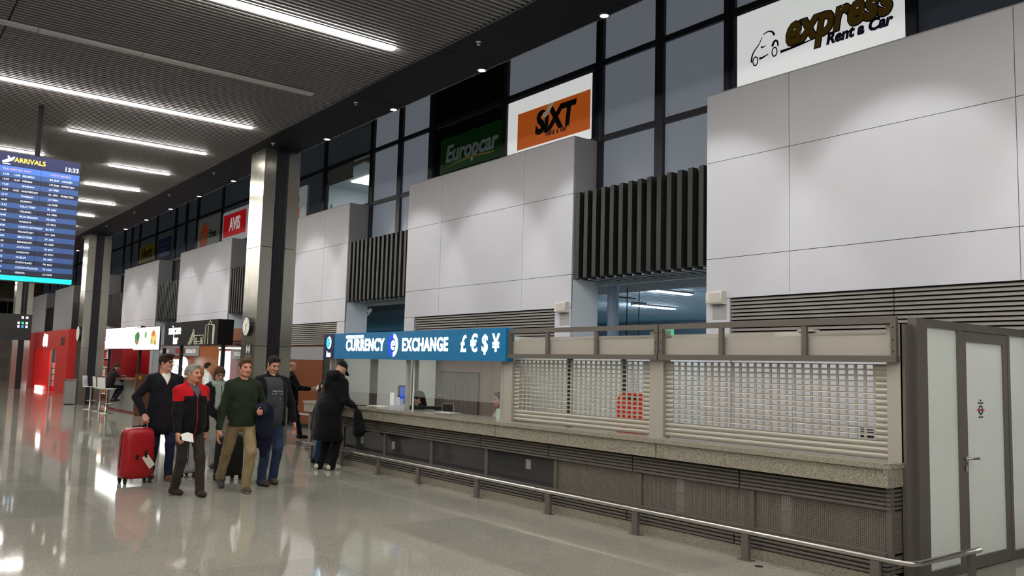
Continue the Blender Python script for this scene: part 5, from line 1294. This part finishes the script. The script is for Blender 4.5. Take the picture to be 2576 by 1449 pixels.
# ---------------- luggage
def suitcase(name, label, x, y, rz, w_, d_, h_, col, handle=None, tilt=0., tagc=False, rough=.35):
    t = root(name, (x, y, 0), label, 'suitcase', rz=R(rz)); t.rotation_euler[0] = R(tilt)
    mc = mat('shell_%s' % col[1:], col, rough, bump=(40, .05))
    pr = [Cn((-w_/2+.07, 0, .12), (w_/2-.07, 0, .12), .07, k=.01, sc=(1, d_/.14, 1))]
    # rounded hard shell
    nx = MB(); ring = []
    def sect(z, sx, sy, n_=28):
        o_ = []
        for q in range(n_):
            a = 2*math.pi*q/n_; c_, s_ = math.cos(a), math.sin(a)
            o_.append((math.copysign(abs(c_)**.45, c_)*w_/2*sx, math.copysign(abs(s_)**.5, s_)*d_/2*sy, z))
        return o_
    zs_ = [(.07, .80, .70), (.085, .93, .86), (.12, 1, .97), (.2, 1, 1), (h_*.5, .985, 1.02), (h_-.14, .96, 1.0), (h_-.06, .92, .93), (h_-.02, .84, .80), (h_, .70, .6)]
    V_, F_ = [], []
    for z, sx, sy in zs_: V_ += sect(z, sx, sy)
    for i in range(len(zs_)-1):
        for q in range(28): F_.append((i*28+q, i*28+(q+1) % 28, (i+1)*28+(q+1) % 28, (i+1)*28+q))
    F_ += [tuple(range(28))[::-1], tuple(range((len(zs_)-1)*28, len(zs_)*28))]
    put('shell', MB().add(V_, F_), mc, t, local=True, smooth=True)
    seam = [(math.copysign(abs(math.cos(a))**.45, math.cos(a))*w_/2*1.004, 0, 0) for a in (0,)]
    put('zip_seam', MB().tube([(-w_/2*.95, 0, .1), (-w_/2*1.0, 0, .25), (-w_/2*.985, 0, h_*.5), (-w_/2*.955, 0, h_-.1), (-w_/2*.86, 0, h_-.015), (w_/2*.86, 0, h_-.015), (w_/2*.955, 0, h_-.1), (w_/2*.985, 0, h_*.5), (w_/2*1.0, 0, .25), (w_/2*.95, 0, .1)], .006, 6), M_pblk, t, local=True)
    for sx in (-1, 1):
        for sy in (-1, 1):
            fk_ = put('wheel_fork', MB().box(sx*w_*.38-.022, sx*w_*.38+.022, sy*d_*.34-.02, sy*d_*.34+.02, .035, .09), M_pblk, t, local=True)
            put('wheel', MB().tube([(sx*w_*.38-.014, sy*d_*.34, .028), (sx*w_*.38+.014, sy*d_*.34, .028)], .028, 14), M_pblk, fk_, local=True)
    put('top_grip', MB().tube([(-.08, .0, h_-.01), (-.07, 0, h_+.025), (.07, 0, h_+.025), (.08, 0, h_-.01)], .011, 8), M_pblk, t, local=True, smooth=True)
    if handle:
        for sx in (-1, 1): put('telescopic_tube', MB().tube([(sx*.06+handle[1], d_*.3, h_-.05), (sx*.06+handle[1], d_*.3, handle[0])], .009, 8), M_chrome, t, local=True)
        put('pull_grip', MB().tube([(-.07+handle[1], d_*.3, handle[0]), (.07+handle[1], d_*.3, handle[0])], .016, 8), M_pblk, t, local=True)
    if tagc:
        put('luggage_tag', MB().prism([(.02, -d_*.52, .36), (.10, -d_*.53, .40), (.20, -d_*.53, .26), (.13, -d_*.53, .20)], (.003, -.004, 0)), mat('paper_tag', '#d6d4c6', .6), t, local=True)
        put('latch', MB().box(-.06, -.02, -d_*.55, -d_*.5, .34, .40), M_pblk, t, local=True); put('latch', MB().box(.06, .09, -d_*.55, -d_*.5, .36, .46), M_pblk, t, local=True)
    return t
wp = wpos(J1, J1['wr'][1])
suitcase('suitcase', 'red hard shell suitcase with a white luggage tag', 3.25, 12.70, 6, .44, .30, .76, '#a0141d', handle=(.93, .10), tagc=True)
suitcase('suitcase', 'silver grey suitcase behind the grey haired man', 4.12, 13.05, 60, .40, .26, .70, '#9a9a9a', handle=(.9, 0))
suitcase('suitcase', 'black suitcase behind the sweater man', 4.47, 12.45, 20, .40, .26, .66, '#121216', handle=(.95, 0), rough=.6)

# scraps on the floor
sp_ = put('floor_scrap', MB().prism([(6.62, 4.82, .0005), (6.66, 4.80, .0005), (6.68, 4.84, .0005), (6.65, 4.88, .0005), (6.62, 4.86, .0005)], (0, 0, .006)), M_pblk); tag(sp_, 'tiny black scrap on the floor beside the bumper rail', 'scrap')
